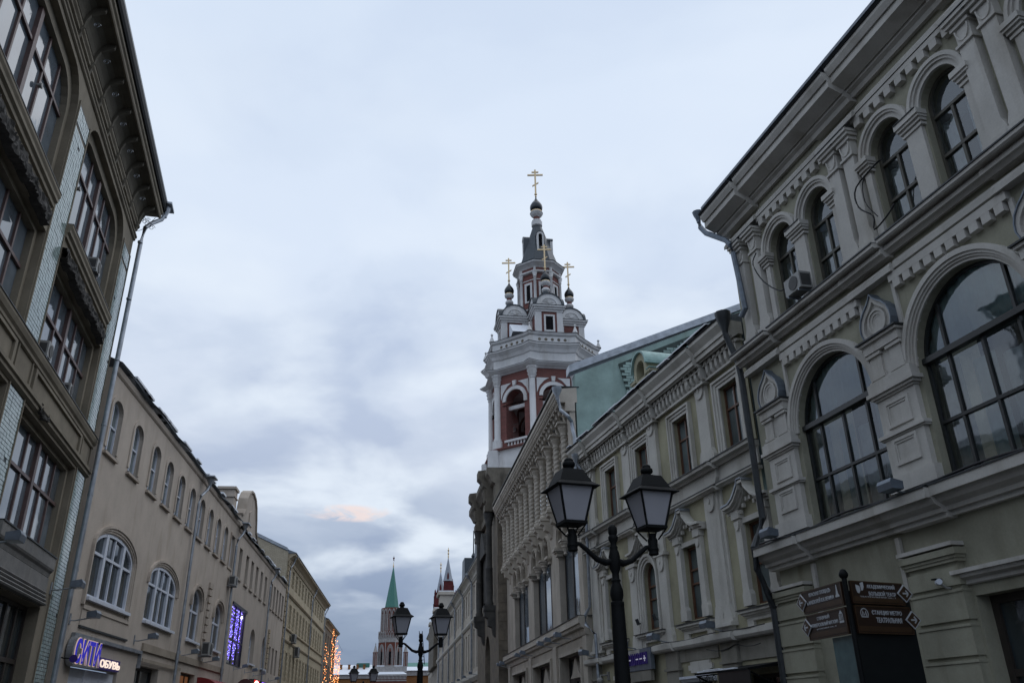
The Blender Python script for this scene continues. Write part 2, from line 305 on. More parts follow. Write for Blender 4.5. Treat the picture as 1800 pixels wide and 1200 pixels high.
# ------------------------------------------------------------------ a street front: x runs along the street away from the camera, y out into the street
class Front:
    def __init__(s, name, side, az, d, label, cat='building', s0=0):
        a = R(az); s.d = d; s.side = side; s.mir = side < 0
        dv = Vector((math.sin(a), math.cos(a), 0)); n = Vector((math.cos(a), -math.sin(a), 0))
        s.dv = dv; s.out = -n * side; s.o = n * side * d
        s.s0 = s0
        s.ang = math.atan2(dv.y, dv.x) + (math.pi if s.mir else 0)
        s.root = link(name, None, None, s.o + dv * s0, label, cat=cat); s.root.rotation_euler = (0, 0, s.ang)
        s.cache = {}; s.wcache = {}
    def Z(s, z, o): return EYE + (z - EYE) * (s.d - o) / s.d      # a height read on the wall plane, for something o proud of it
    def S(s, x, o): return x * (s.d - o) / s.d
    def world(s, x, o, z): return s.o + s.dv * x + s.out * o + Vector((0, 0, z))
    def loc(s, x, o=0, z=0):
        x = x - s.s0
        return (-x if s.mir else x, o, z)
    def me(s, key, mb, mat, smooth=None):
        if key in s.cache: return s.cache[key]
        m = (mb() if callable(mb) else mb).mesh(key, mat, s.mir, smooth); s.cache[key] = m; return m
    def part(s, name, mb, mat, parent=None, label=None, kind=None, smooth=None, at=(0, 0, 0)):
        """mb coordinates are absolute street coordinates unless at is given"""
        me = mb.mesh(name, mat, s.mir, smooth)
        return link(name, me, parent or s.root, s.loc(*at) if parent is None else (0, 0, 0), label, kind)
    def put(s, name, me, x, o=0, z=0, parent=None, label=None, kind=None):
        return link(name, me, parent or s.root, s.loc(x, o, z), label, kind)
    def thing(s, name, label, cat, x, o, z, group=None):
        t = link(name, None, None, s.world(x, o, z), label, cat=cat, group=group); t.rotation_euler = (0, 0, s.ang); return t
    def mould(s, name, mat, x0, x1, prof, zones=(), app=True, label=None, zoff=0.0):
        """running moulding; prof points (o, z) from bottom to top; zones (a, b, extra) step forward over pilasters"""
        cuts = []; x = x0
        for a, b, e in sorted(zones):
            if a > x: cuts.append((x, a, 0))
            cuts.append((max(a, x0), min(b, x1), e)); x = b
        if x < x1: cuts.append((x, x1, 0))
        mb = MB()
        for a, b, e in cuts:
            P = [(o + e, (s.Z(z, o + e) if app else z)) for o, z in prof]
            P = [(-.05, P[0][1])] + P + [(-.05, P[-1][1])]
            mb.prism([(y, z + (.003 if e else 0)) for y, z in P], 'x', a, b)
        return s.part(name, mb, mat, label=label)
    def window(s, key, x, poly, depth, vb, hb, fw, bw, mats, zoff=0, curt=None, name='window', label=None, onepane=False, fd=.06):
        """frame mesh with panes as children; poly is centred on x=0. mats=(frame, pane)"""
        c = s.wcache
        if key not in c:
            xs = [p[0] for p in poly]; zs = [p[1] for p in poly]; X0, X1, Z0, Z1 = min(xs), max(xs), min(zs), max(zs)
            mb = MB(); mb.band(inset(poly, fw), poly, -depth, -depth + fd, True)
            for b in vb:
                bx, bz0, bz1 = (b if isinstance(b, tuple) else (b, Z0, Z1)); wv = bw
                P = clip(poly, bx - bw / 2, bx + bw / 2, bz0, bz1)
                if len(P) > 2: mb.prism(P, 'y', -depth - .01, -depth + fd * .8)
            for b in hb:
                bz, bx0, bx1 = (b if isinstance(b, tuple) else (b, X0, X1))
                P = clip(poly, bx0, bx1, bz - bw / 2, bz + bw / 2)
                if len(P) > 2: mb.prism(P, 'y', -depth - .012, -depth + fd * .92)
            fm = mb.mesh('window', mats[0], s.mir)
            panes = []
            if onepane: cells = [poly]
            else:
                hz = sorted(b[0] if isinstance(b, tuple) else b for b in hb); hz = [Z0] + hz + [Z1]; cells = []
                for i in range(len(hz) - 1):
                    zm = (hz[i] + hz[i + 1]) / 2
                    vx = [X0] + sorted((b[0] if isinstance(b, tuple) else b) for b in vb if not isinstance(b, tuple) or b[1] <= zm <= b[2]) + [X1]
                    for j in range(len(vx) - 1):
                        P = clip(poly, vx[j], vx[j + 1], hz[i], hz[i + 1])
                        if len(P) > 2: cells.append(P)
            for P in cells:
                m_ = MB(); n = len(P); m_.add([(p[0], -depth + .012, p[1]) for p in P], [tuple(range(n))[::-1]])
                panes.append(m_.mesh('pane', mats[1], s.mir))
            cm = None
            if curt:
                q = MB(); q.box(X0 - .1, X1 + .1, -depth - 1.3, -depth - 1.25, Z0 - .1, Z1 + .1); rm = q.mesh('room', M['room'], s.mir); cs = []
                for (a, b, z0_, z1_, mt, dd) in curt:
                    q = MB(); nn = max(2, int((b - a) / .09)); pts = []
                    vs = []
                    for i in range(nn + 1):
                        xx = a + (b - a) * i / nn; yy = -depth - dd + .03 * math.sin(i * 2.2)
                        vs += [(xx, yy, z0_), (xx, yy, z1_)]
                    q.add(vs, [(2 * i, 2 * i + 2, 2 * i + 3, 2 * i + 1) for i in range(nn)]); cs.append(q.mesh('curtain', mt, s.mir))
                cm = (rm, cs)
            c[key] = (fm, panes, cm)
        fm, panes, cm = c[key]
        wo = link(name, fm, s.root, s.loc(x, 0, zoff), label)
        for p in panes: link('pane', p, wo)
        if cm:
            link('room_interior', cm[0], wo)
            for q in cm[1]: link('curtain', q, wo)
        return wo
def ogee(w_, h_, n=10):
    """keel-shaped kokoshnik outline, half width w_, base z=0, tip h_"""
    P = []
    for i in range(n + 1):
        t = i / n; a = R(200 - 150 * t) ; 
        P.append((t, 0))
    pts = []
    r = w_ * .98
    for i in range(7):
        a = R(215 - 115 * i / 6 - 0); pts.append((r * math.cos(a), h_ * .36 + r * .86 * math.sin(a)))
    pts = [(x, z) for x, z in pts if z > 0.0]
    L_ = [(-w_ * .86, 0)] + [(-w_, h_ * .22), (-w_ * .98, h_ * .38), (-w_ * .86, h_ * .54), (-w_ * .62, h_ * .68), (-w_ * .34, h_ * .79), (-w_ * .14, h_ * .89), (0, h_)]
    return L_ + [(-x, z) for x, z in L_[::-1][1:]]
# ================================================================== ground
def sheet(name, x0, x1, y0, y1, z, mat):
    link(name, MB().add([(x0, y0, z), (x1, y0, z), (x1, y1, z), (x0, y1, z)], [(0, 1, 2, 3)]).mesh(name, mat), None, kind='structure')
sheet('ground', -3000, 3000, -3000, 3000, 0, M['asphalt'])
link('street_paving', MB().add([(-7, -40, .004), (16, -40, .004), (8, 20, .004), (0, 60, .004), (-8, 120, .004), (-40, 340, .004), (-60, 338, .004), (-22, 120, .004), (-16, 60, .004), (-11, 20, .004)], [tuple(range(10))]).mesh('street_paving', M['paving']), None, kind='structure')
# ================================================================== R1: grey-green house with arched windows, right foreground
A = Front('arched_window_house', 1, -15.2, 10, 'grey-green stucco house with huge arched windows and pale trim, nearest on the right', s0=15.75)
XL, XN = 15.75, -8.0
BC = [13.03, 9.43, 5.83, 2.23]
holes = []
for c in BC:
    for q in (-.69, .69): holes.append(arch(c + q, .46, 9.32, 11.15))
    holes.append(arch(c, 1.22, 4.98, 6.9, n=24))
holes.append(rect(9.43, 1.2, 0.15, 3.18))
mb = MB(); wall_faces(mb, [(XN, 0), (XL, 0), (XL, 12.9), (XN, 12.9)], holes, 0, .32)
mb.box(XL, XL - .3, -7, -.01, 0, 12.85); mb.box(XN, XN + .3, -7, -.01, 0, 12.85)
A.part('wall', mb, M['r1wall'])
mb = MB(); mb.prism([(.62, 13.35), (.62, 13.42), (-4, 15.3), (-9, 13.0), (-9, 12.8)], 'x', XN, XL + .15); A.part('roof', mb, M['roofm'])
zon = [(c - 1.8 - .62, c - 1.8 + .62, .09) for c in BC] + [(XL - 1.4, XL + .12, .09)]
gz = [(14.75, 15.85, .1), (10.65, 11.85, .1), (7.0, 8.2, .1)]
A.mould('ground_cornice', M['r1trim'], XN, XL + .1, [(.02, 4.38), (.1, 4.4), (.1, 4.48), (.17, 4.5), (.17, 4.57), (.28, 4.66), (.33, 4.78), (.42, 4.8), (.42, 4.97)], zon)
A.mould('cornice_flashing', M['metald'], XN, XL + .1, [(.44, 4.975), (.44, 5.0)], zon)
A.mould('string_course', M['r1trim'], XN, XL, [(.05, 8.8), (.1, 8.83), (.1, 8.93), (.06, 8.97)], [(a, b, .07) for a, b, e in zon])
A.mould('sill_cornice', M['r1trim'], XN, XL + .1, [(.03, 9.1), (.1, 9.12), (.15, 9.22), (.2, 9.26), (.2, 9.33), (.15, 9.36), (.3, 9.45), (.33, 9.5), (.33, 9.58)], zon)
A.mould('sill_flashing', M['metald'], XN, XL + .1, [(.35, 9.583), (.35, 9.61)], zon)
A.mould('frieze_moulding', M['r1trim'], XN, XL, [(.05, 12.32), (.13, 12.34), (.13, 12.43), (.07, 12.46)], [(a, b, .08) for a, b, e in zon])
A.mould('eave_cornice', M['r1trim'], XN, XL + .12, [(.05, 12.68), (.09, 12.7), (.12, 12.82), (.2, 12.95), (.2, 13.02), (.24, 13.04), (.5, 13.48), (.5, 13.66), (.54, 13.7), (.6, 13.9), (.6, 14.0)], zon)
A.mould('eave_flashing', M['metald'], XN, XL + .2, [(.63, 14.02), (.66, 14.09)], zon)
# frame strips and crenel bands
tooth = MB().box(-.085, .085, 0, .11, 0, .15).mesh('dentil', M['r1trim'])
for c in BC:
    z1 = A.Z(12.31, .11); A.part('crenel_band', MB().box(c - 1.36, c + 1.36, -.02, .112, z1 - .1, z1), M['r1trim'])
    z2 = A.Z(8.74, .11); A.part('crenel_band', MB().box(c - 1.34, c + 1.34, -.02, .112, z2 - .1, z2 + .04), M['r1trim'])
    for q in (-1, 1): A.part('panel_strip', MB().box(c + q * 1.3, c + q * 1.38, -.02, .05, 7.3, z2 - .1), M['r1trim'])
    for i in range(9):
        A.put('dentil', tooth, c - 1.2 + .3 * i, 0, z1 - .25)
    for i in range(10):
        A.put('dentil', tooth, c - 1.17 + .26 * i, 0, z2 - .25)
# archivolts
def archivolt_small():
    m = MB(); m.ring(0, 11.15, .47, .56, -.02, .05, n=24); m.ring(0, 11.15, .56, .61, -.02, .09, n=24); m.ring(0, 11.15, .61, .685, -.02, .12, n=24); return m
def archivolt_big():
    m = MB(); m.ring(0, 6.9, 1.22, 1.27, -.02, .03, n=36); m.ring(0, 6.9, 1.27, 1.31, -.02, .06, n=36); m.ring(0, 6.9, 1.31, 1.36, -.02, .09, n=36); m.ring(0, 6.9, 1.36, 1.45, -.02, .12, n=36); return m
asm = A.me('archivolt', archivolt_small, M['r1trim']); abg = A.me('archivolt_large', archivolt_big, M['r1trim'])
def pier(hw):
    m = MB(); m.box(-hw, hw, -.02, .07, 9.3, 10.85); m.box(-hw - .05, hw + .05, -.02, .12, 9.3, 9.5)
    for i, (o, z0, z1) in enumerate(((.1, 10.85, 10.9), (.13, 10.93, 10.99), (.17, 10.99, 11.04), (.2, 11.04, 11.14))): m.box(-hw - o * .5, hw + o * .5, -.02, o, z0, z1)
    m.box(-hw, hw, -.02, .09, 10.9, 10.93); return m
pr = A.me('window_pier', lambda: pier(.19), M['r1trim']); prh = A.me('window_half_pier', lambda: pier(.08), M['r1trim'])
capf = MB().box(-.27, .27, 0, .22, 11.142, 11.155).mesh('cap_flashing', M['metald'])
def pil():
    m = MB(); h = .155
    m.box(-h - .1, h + .1, -.02, .2, 9.3, 9.52)
    m.prism([(-h - .06, 9.52), (h + .06, 9.52), (h + .06, 9.62), (h, 9.78), (h, 11.42), (-h, 11.42), (-h, 9.78), (-h - .06, 9.62)], 'y', -.02, .15)
    return m
def pilcap():
    m = MB(); h = .155
    m.box(-h - .03, h + .03, -.02, .19, 11.42, 11.47); m.box(-h, h, -.02, .15, 11.47, 11.78)
    m.band([(.12 * math.cos(R(180 + 18 * i)), 11.76 + .22 * math.sin(R(180 + 18 * i))) for i in range(11)], [(.145 * math.cos(R(180 + 18 * i)), 11.76 + .26 * math.sin(R(180 + 18 * i))) for i in range(11)], .15, .18)
    m.box(-h - .04, h + .04, -.02, .2, 11.78, 11.85); m.box(-h - .08, h + .08, -.02, .25, 11.86, 11.93); m.box(-h - .1, h + .1, -.02, .29, 11.93, 12.0); return m
pm = A.me('pilaster', pil, M['r1trim']); pc = A.me('capital', pilcap, M['r1trim'])
pf = MB().box(-.27, .27, 0, .31, 12.002, 12.015).mesh('cap_flashing', M['metald'])
for c in BC:
    for q in (-.69, .69): A.put('archivolt', asm, c + q)
    A.put('archivolt', abg, c)
    A.put('window_pier', pr, c); A.put('cap_flashing', capf, c)
    for q in (-1, 1): A.put('window_pier', prh, c + q * 1.27)
for x in [15.25] + [c + q for c in BC for q in (1.6, -1.54)]:
    o = A.put('pilaster', pm, x); link('capital', pc, o); link('cap_flashing', pf, o)
# panelled pilasters with colonettes and kokoshniki between the great windows
def panelpil():
    m = MB(); m.box(-.56, .56, -.02, .15, 4.98, 5.24); m.box(-.48, .48, -.02, .1, 5.24, 6.62)
    m.box(-.55, .55, -.02, .12, 5.9, 5.93); m.box(-.57, .57, -.02, .16, 5.93, 5.99)
    for z0, z1 in ((5.44, 5.84), (6.1, 6.5)):
        P = lambda t: [(-.27 - t, z0 - t), (.27 + t, z0 - t), (.27 + t, z1 + t), (-.27 - t, z1 + t)]
        m.band(P(-.02), P(.03), .098, .13, True); m.band(P(-.06), P(-.02), .098, .115, True)
    for o, h, z0, z1 in ((.13, .5, 6.62, 6.66), (.17, .55, 6.66, 6.71), (.21, .6, 6.71, 6.78), (.18, .56, 6.78, 6.95), (.14, .52, 6.95, 7.0)): m.box(-h, h, -.02, o, z0, z1)
    return m
def colon():
    m = MB()
    for q in (-.26, .26):
        m.box(q - .15, q + .15, -.02, .13, 7.0, 7.42); m.box(q - .18, q + .18, -.02, .15, 7.0, 7.08); m.box(q - .19, q + .19, -.02, .17, 7.42, 7.48)
    m.box(-.41, .41, -.02, .1, 7.0, 7.48); m.box(-.46, .46, -.02, .19, 7.49, 7.66); m.box(-.5, .5, -.02, .24, 7.66, 7.71); return m
def koko():
    m = MB(); m.add([(x, .0, z) for x, z in ogee(.4, .78)] + [(x, .12, z) for x, z in ogee(.4, .78)], [tuple(range(15)), tuple(range(15, 30))[::-1]] + [(i, i + 1, 16 + i, 15 + i) for i in range(14)])
    m.band(ogee(.34, .66), ogee(.4, .78), .1, .17); m.ring(0, .26, .2, .24, .1, .16, 0, 360, 20); m.ring(0, .26, .14, .2, .1, .14, 0, 360, 20); m.ring(0, .26, .1, .14, .1, .125, 0, 360, 20); return m
pp = A.me('panelled_pilaster', panelpil, M['r1trim']); cl = A.me('colonette_pair', colon, M['r1trim']); kk = A.me('kokoshnik', koko, M['r1trim'])
kh = A.me('kokoshnik_hood', lambda: MB().band(ogee(.4, .78), ogee(.42, .81), 0, .2), M['lampbox'])
ks = A.me('shelf_flashing', lambda: MB().box(-.54, .54, -.01, .28, 7.712, 7.74), M['metald'])
for c in [BC[0] + 1.85] + [c - 1.8 for c in BC]:
    o = A.put('panelled_pilaster', pp, c); link('colonette_pair', cl, o); link('shelf_flashing', ks, o)
    k = A.put('kokoshnik', kk, c, 0, 7.75); link('hood', kh, k)
# windows
for i, c in enumerate(BC):
    for j, q in enumerate((-.69, .69)):
        A.window('upper', c + q, arch(0, .46, 9.32, 11.15), .2, [(0, 9.32, 10.95)], [10.95, 10.15], .05, .055, (M['green_frame'], M['glassR']),
                 curt=[(-.44, -.12, 9.3, 10.9, M['curtain'], .15), (.1, .44, 9.3, 10.9, M['curtain'], .15)])
    A.window('great', c, arch(0, 1.22, 4.98, 6.9, n=24), .2, [(-.72, 6.98, 8.2), (.72, 6.98, 8.2), (-.72, 4.9, 6.98), (0, 4.9, 6.98), (.72, 4.9, 6.98)], [6.98, 5.9], .045, .055, (M['frame'], M['glassR']),
             curt=[(-1.2, 1.2, 7.0, 8.2, M['blind'], .06), (-1.2, -.72, 5.0, 6.9, M['blind'], .1), (-.62, -.1, 5.0, 6.6, M['curtain'], .14), (.05, .55, 5.0, 6.75, M['blind'], .2), (.7, 1.2, 5.0, 6.9, M['curtain'], .14)])
    A.part('transom_bar', MB().box(c - 1.22, c + 1.22, -.2, -.07, 6.93, 7.03), M['frame'])
# ground floor
for c in (15.28, 11.25, 7.6, 3.95, .3):
    mb = MB(); hw = .56
    mb.box(c - hw + .03, c + hw - .03, -.02, .12, 0, 3.72)
    z = 3.6
    mb.box(c - hw, c + hw, -.02, .16, 3.36, 3.62)
    for o, a, b in ((.17, 3.7, 3.75), (.19, 3.75, 3.8), (.22, 3.8, 3.9)): mb.box(c - hw - o + .14, c + hw + o - .14, -.02, o, a, b)
    A.part('rusticated_pilaster', mb, M['r1wall'])
    blk = A.me('pilaster_block', lambda: MB().box(-hw, hw, -.02, .16, 0, .4).box(-hw - .01, hw + .01, -.02, .175, .4, .44), M['r1wall'])
    for i in range(7): A.put('pilaster_block', blk, c, 0, 2.86 - .5 * i)
    A.part('pilaster_band', MB().box(c - hw - .07, c + hw + .07, -.02, .24, 3.93, 3.99), M['r1trim'])
for x in (14.5, 12.0): A.part('corner_strip', MB().box(x - .05, x + .05, -.02, .06, 3.3, 4.3), M['r1trim'])
A.mould('door_lintel', M['r1trim'], 8.0, 10.83, [(.04, 3.35), (.06, 3.37), (.06, 3.42), (.14, 3.47), (.16, 3.53), (.2, 3.54), (.2, 3.6)])
A.window('shopdoor', 9.43, rect(0, 1.2, .15, 3.18), .3, [(-.62, .15, 2.1), (.62, .15, 2.1)], [2.1], .12, .1, (M['woodd'], M['paneD']), name='shop_window')
# roof drainpipe of the corner
mb = MB(); mb.tube([(16.12, .6, 13.2), (16.1, .58, 12.95), (15.98, .52, 12.72), (15.42, .34, 12.2), (15.3, .3, 12.0), (15.28, .27, 11.75), (15.22, .25, 10.9), (15.16, .25, 10.2), (15.3, .3, 10.05)], .068)
mb.lathe(16.12, .6, [(.05, 13.1), (.06, 13.2), (.12, 13.34), (.14, 13.42)], 10)
A.part('drainpipe', mb, M['lampbox'], smooth=40)
# ================================================================== R2: olive house with hooded windows
B = Front('hooded_window_house', 1, -16.2, 10.5, 'olive stucco house with pale pilasters, keel-shaped window hoods and a corbelled cornice', s0=27.45)
XL, XN = 27.45, 16.05
ups = [(16.95, .44), (19.6, .44), (22.25, .44), (24.75, .44)]
mids = [16.6, 19.75, 25.15]; ac = 22.4
holes = [rect(x, h, 7.4, 9.15) for x, h in ups] + [rect(x, .44, 3.86, 5.68) for x in mids] + [arch(ac, .42, 3.86, 5.28)] + [rect(17.2, .75, .15, 2.45), rect(20.0, .6, .15, 2.45), rect(22.6, .7, .15, 2.3), rect(25.4, .5, .9, 2.4)]
mb = MB(); wall_faces(mb, [(XN, 0), (XL, 0), (XL, 10.2), (XN, 10.2)], holes, 0, .34)
B.part('wall', mb, M['r2wall'])
mb = MB(); mb.prism([(.44, 10.46), (.44, 10.5), (-3.4, 12.0), (-7.5, 9.9)], 'x', XN, XL + .1); B.part('roof', mb, M['roofm'])
PU = [18.2, 21.3, 23.3, 26.4]; pz = [(x - .4, x + .4, .1) for x in PU]
pzm = [(18.3 - .5, 18.3 + .5, .09), (21.4 - .4, 21.4 + .4, .06), (23.4 - .4, 23.4 + .4, .06), (26.6 - .5, 27.45, .09)]
B.mould('ground_cornice', M['r2trim'], XN, XL, [(.03, 3.2), (.12, 3.22), (.16, 3.24), (.2, 3.3), (.2, 3.42)], pzm)
B.mould('string_course', M['r2trim'], XN, XL, [(.03, 6.74), (.1, 6.76), (.13, 6.82), (.2, 6.86), (.2, 6.91)], pz)
B.mould('sill_course', M['r2trim'], XN, XL, [(.03, 7.28), (.1, 7.3), (.14, 7.38), (.24, 7.46), (.26, 7.56)], pz)
B.mould('sill_flashing', M['metald'], XN, XL, [(.28, 7.562), (.28, 7.585)], pz)
B.mould('string_flashing', M['metald'], XN, XL, [(.215, 6.912), (.215, 6.93)], pz)
B.part('frieze', MB().box(XN, XL, -.02, .03, 6.86, 7.26), M['r2trim'])
B.mould('corbel_string', M['r2trim'], XN, XL, [(.05, 9.6), (.12, 9.62), (.12, 9.68)], pz)
B.mould('dentil_string', M['r2trim'], XN, XL, [(.06, 10.02), (.18, 10.03), (.18, 10.07)], pz)
B.mould('eave_cornice', M['r2trim'], XN, XL + .1, [(.08, 10.17), (.26, 10.19), (.28, 10.27), (.34, 10.3), (.34, 10.45), (.38, 10.47), (.38, 10.58), (.5, 10.85), (.5, 10.97)], pz)
B.mould('eave_flashing', M['metald'], XN, XL + .15, [(.53, 10.98), (.55, 11.03)], pz)
cb = B.me('corbel', lambda: MB().prism([(-.02, 0), (.1, .02), (.16, .12), (.17, .34), (-.02, .34)], 'x', -.055, .055), M['r2trim'])
dn = B.me('dentil', lambda: MB().box(-.07, .07, -.02, .2, 0, .09), M['r2trim'])
n = 48
for i in range(n):
    x = XN + .12 + (XL - XN - .2) * i / (n - 1); e = .1 if any(a < x < b for a, b, _ in pz) else 0
    B.put('corbel', cb, x, e, B.Z(9.68, .15)); B.put('dentil', dn, x, e, B.Z(10.07, .2))
def tongue(m, hw, zt, o, dz=.42, full=True):
    P = [(-hw * .8, zt), (-hw * .8, zt - dz * .45)] + [(hw * .8 * math.cos(R(180 + 18 * i)), zt - dz * .45 + dz * .55 * math.sin(R(180 + 18 * i))) for i in range(11)] + [(hw * .8, zt)]
    m.prism(P, 'y', o - .01, o + .045); m.prism([(0, zt - dz * .22), (.05, zt - dz * .4), (0, zt - dz * .6), (-.05, zt - dz * .4)], 'y', o + .04, o + .065)
def pilU():
    m = MB(); h = .27; zt = B.Z(9.66, .1)
    m.box(-h, h, -.02, .1, 7.75, zt); m.prism([(-h - .1, 7.5), (h + .1, 7.5), (h + .1, 7.62), (h, 7.8), (-h, 7.8), (-h - .1, 7.62)], 'y', -.02, .12)
    m.box(-h - .05, h + .05, -.02, .16, zt - .03, zt + .04); tongue(m, h, zt - .03, .1, .38); return m
def ped():
    m = MB(); m.prism([(-.24, 6.87), (.24, 6.87), (.33, 7.0), (.33, 7.26), (-.33, 7.26), (-.33, 7.0)], 'y', -.02, .12); return m
def pilM(h=.32):
    m = MB(); zt = B.Z(6.74, .12)
    m.box(-h, h, -.02, .1, 4.0, zt); m.prism([(-h - .1, 3.55), (h + .1, 3.55), (h + .1, 3.7), (h, 4.0), (-h, 4.0), (-h - .1, 3.7)], 'y', -.02, .13); m.box(-h - .13, h + .13, -.02, .2, 3.52, 3.6)
    m.box(-h + .0, h - .0, -.02, .11, 3.4, 3.52); m.box(h, h + .12, -.02, .05, 3.6, zt); m.box(-h - .12, -h, -.02, .05, 3.6, zt); tongue(m, h * .85, zt, .1, .45)
    m.prism([(0, 3.95), (.05, 3.83), (0, 3.7), (-.05, 3.83)], 'y', .12, .14); return m
def pilS():
    m = MB(); h = .24; zt = B.Z(5.76, .12)
    m.box(-h, h, -.02, .1, 3.8, zt); m.prism([(-h - .07, 3.4), (h + .07, 3.4), (h + .07, 3.6), (h, 3.8), (-h, 3.8), (-h - .07, 3.6)], 'y', -.02, .12); m.box(-h - .1, h + .1, -.02, .17, zt - .02, zt + .06)
    tongue(m, h, zt - .02, .1, .4); m.box(-h + .03, h - .03, -.02, .08, zt + .06, 6.7); return m
u_ = B.me('pilaster', pilU, M['r2trim']); pd = B.me('pedestal', ped, M['r2trim']); um = B.me('pilaster_mid', pilM, M['r2trim']); us = B.me('pilaster_slim', pilS, M['r2trim'])
for x in PU: B.put('pilaster', u_, x); B.put('pedestal', pd, x)
for x in (18.3, 26.55): B.put('pilaster', um, x)
for x in (21.4, 23.4): B.put('pilaster', us, x)
def surround():
    m = MB(); P = lambda t: rect(0, .44 + t, 7.42 - t * 0, 9.15 + t)
    a, b, c, d = (rect(0, .44 + t, 7.42, 9.15 + t) for t in (0, .09, .17, .23))
    o = [1, 2, 3, 0]
    for p, q, y in ((a, b, .04), (b, c, .07), (c, d, .11)): m.band([p[i] for i in o], [q[i] for i in o], -.02, y)
    return m
sr = B.me('window_surround', surround, M['r2trim'])
def hooded(arched=False):
    m = MB()
    if not arched:
        for q in (-.58, .58):
            m.prism([(q - .17, 3.86), (q + .17, 3.86), (q + .17, 4.1), (q + .13, 4.2), (q + .13, 5.8), (q - .13, 5.8), (q - .13, 4.2), (q - .17, 4.1)], 'y', -.02, .11)
            m.prism([(q + .11 * math.cos(R(180 + 20 * i)), 5.74 + .2 * math.sin(R(180 + 20 * i))) for i in range(10)], 'y', .1, .145); m.box(q - .17, q + .17, -.02, .16, 5.8, 5.98)
        m.box(-.45, .45, -.02, .06, 5.68, 5.8)
    for dz, t, o in ((0, .06, .14), (.06, .05, .2), (.115, .06, .28)):
        P0 = [(-.92, 5.94), (-.55, 5.96), (-.36, 6.05), (-.12, 6.28), (-.1, 6.4), (.1, 6.4), (.12, 6.28), (.36, 6.05), (.55, 5.96), (.92, 5.94)]
        a = [(x * (1 + dz * .12), z + dz) for x, z in P0]; b = [(x * (1 + (dz + t) * .12), z + dz + t) for x, z in P0]
        m.band(a, b, -.02, o)
    for i in range(6):
        q = -.4 + .16 * i; zz = 5.98 + .34 * (1 - abs(q) / .45); m.box(q - .04, q + .04, .05, .12, zz - .13, zz - .04)
    return m
hd = B.me('window_hood', lambda: hooded(), M['r2trim']); hda = B.me('arch_hood', lambda: hooded(True), M['r2trim'])
hm = B.me('hood_flashing', lambda: MB().band([(-.13, 6.55), (-.1, 6.6), (.1, 6.6), (.13, 6.48), (.4, 6.23), (.6, 6.14), (.95, 6.12)], [(-.13, 6.58), (-.1, 6.63), (.1, 6.63), (.16, 6.52), (.42, 6.27), (.62, 6.18), (.97, 6.16)], -.01, .3), M['metal'])
def sill():
    m = MB()
    for o, h, z0, z1 in ((.1, .8, 3.62, 3.66), (.15, .86, 3.66, 3.71), (.2, .92, 3.71, 3.77)): m.box(-h, h, -.02, o, z0, z1)
    m.band(rect(0, .5, 3.43, 3.54), rect(0, .76, 3.4, 3.62), -.02, .07, True); return m
sl = B.me('sill', sill, M['r2trim']); sf = B.me('sill_flashing_small', lambda: MB().box(-.95, .95, -.3, .23, 3.772, 3.79), M['metald'])
for x in mids:
    B.put('window_hood', hd, x); B.put('hood_flashing', hm, x); o = B.put('sill', sl, x); link('flashing', sf, o)
o = B.put('sill', sl, ac); link('flashing', sf, o); B.put('window_hood', hda, ac, .05, -.05)
def archs():
    m = MB()
    for r0, r1, y in ((.42, .5, .04), (.5, .58, .08), (.58, .66, .12)):
        m.ring(0, 5.28, r0, r1, -.02, y, n=20)
        for q in (-1, 1): m.box(q * r0, q * r1, -.02, y, 3.8, 5.28)
    return m
B.put('archivolt', B.me('archivolt', archs, M['r2trim']), ac)
for x, h in ups:
    B.put('window_surround', sr, x)
    B.window('upper', x, rect(0, .44, 7.4, 9.15), .18, [(0, 8.6, 9.15), (.02, 7.4, 8.6)], [8.58], .05, .05, (M['wood'], M['paneG']))
for x in mids: B.window('mid', x, rect(0, .44, 3.86, 5.68), .18, [], [5.1, 4.75], .06, .05, (M['wood'], M['paneG']))
B.window('archw', ac, arch(0, .42, 3.86, 5.28), .18, [], [5.05, 4.7], .06, .05, (M['wood'], M['paneG']))
# ground floor of R2
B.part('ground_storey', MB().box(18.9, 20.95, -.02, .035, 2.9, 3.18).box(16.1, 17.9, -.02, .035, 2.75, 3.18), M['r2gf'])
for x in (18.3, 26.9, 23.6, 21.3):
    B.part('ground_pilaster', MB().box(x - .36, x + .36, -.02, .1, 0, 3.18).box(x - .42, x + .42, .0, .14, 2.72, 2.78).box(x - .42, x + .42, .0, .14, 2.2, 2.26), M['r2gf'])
mb = MB(); P = [(-.5, 2.62), (.5, 2.62), (.5, 2.68), (.62, 2.68), (.62, 2.8), (.5, 2.8), (.5, 2.88), (-.5, 2.88), (-.5, 2.8), (-.62, 2.8), (-.62, 2.68), (-.5, 2.68)]

for q in (19.85, 24.9): B.part('relief_panel', MB().prism([(x + q, z) for x, z in P], 'y', -.02, .06), M['r2trim'])
B.mould('door_head', M['whitef'], 19.15, 20.8, [(.05, 2.4), (.1, 2.42), (.14, 2.48), (.18, 2.5), (.18, 2.56)])
for x, h in ((17.2, .75), (20.0, .6), (22.6, .7)): B.window('gdoor%g' % h, x, rect(0, h, .15, 2.3 if h == .7 else 2.45), .32, [0], [2.0], .08, .06, (M['woodd'], M['paneD']))
B.window('gwin', 25.4, rect(0, .5, .9, 2.4), .32, [0], [], .06, .05, (M['woodd'], M['paneD']))
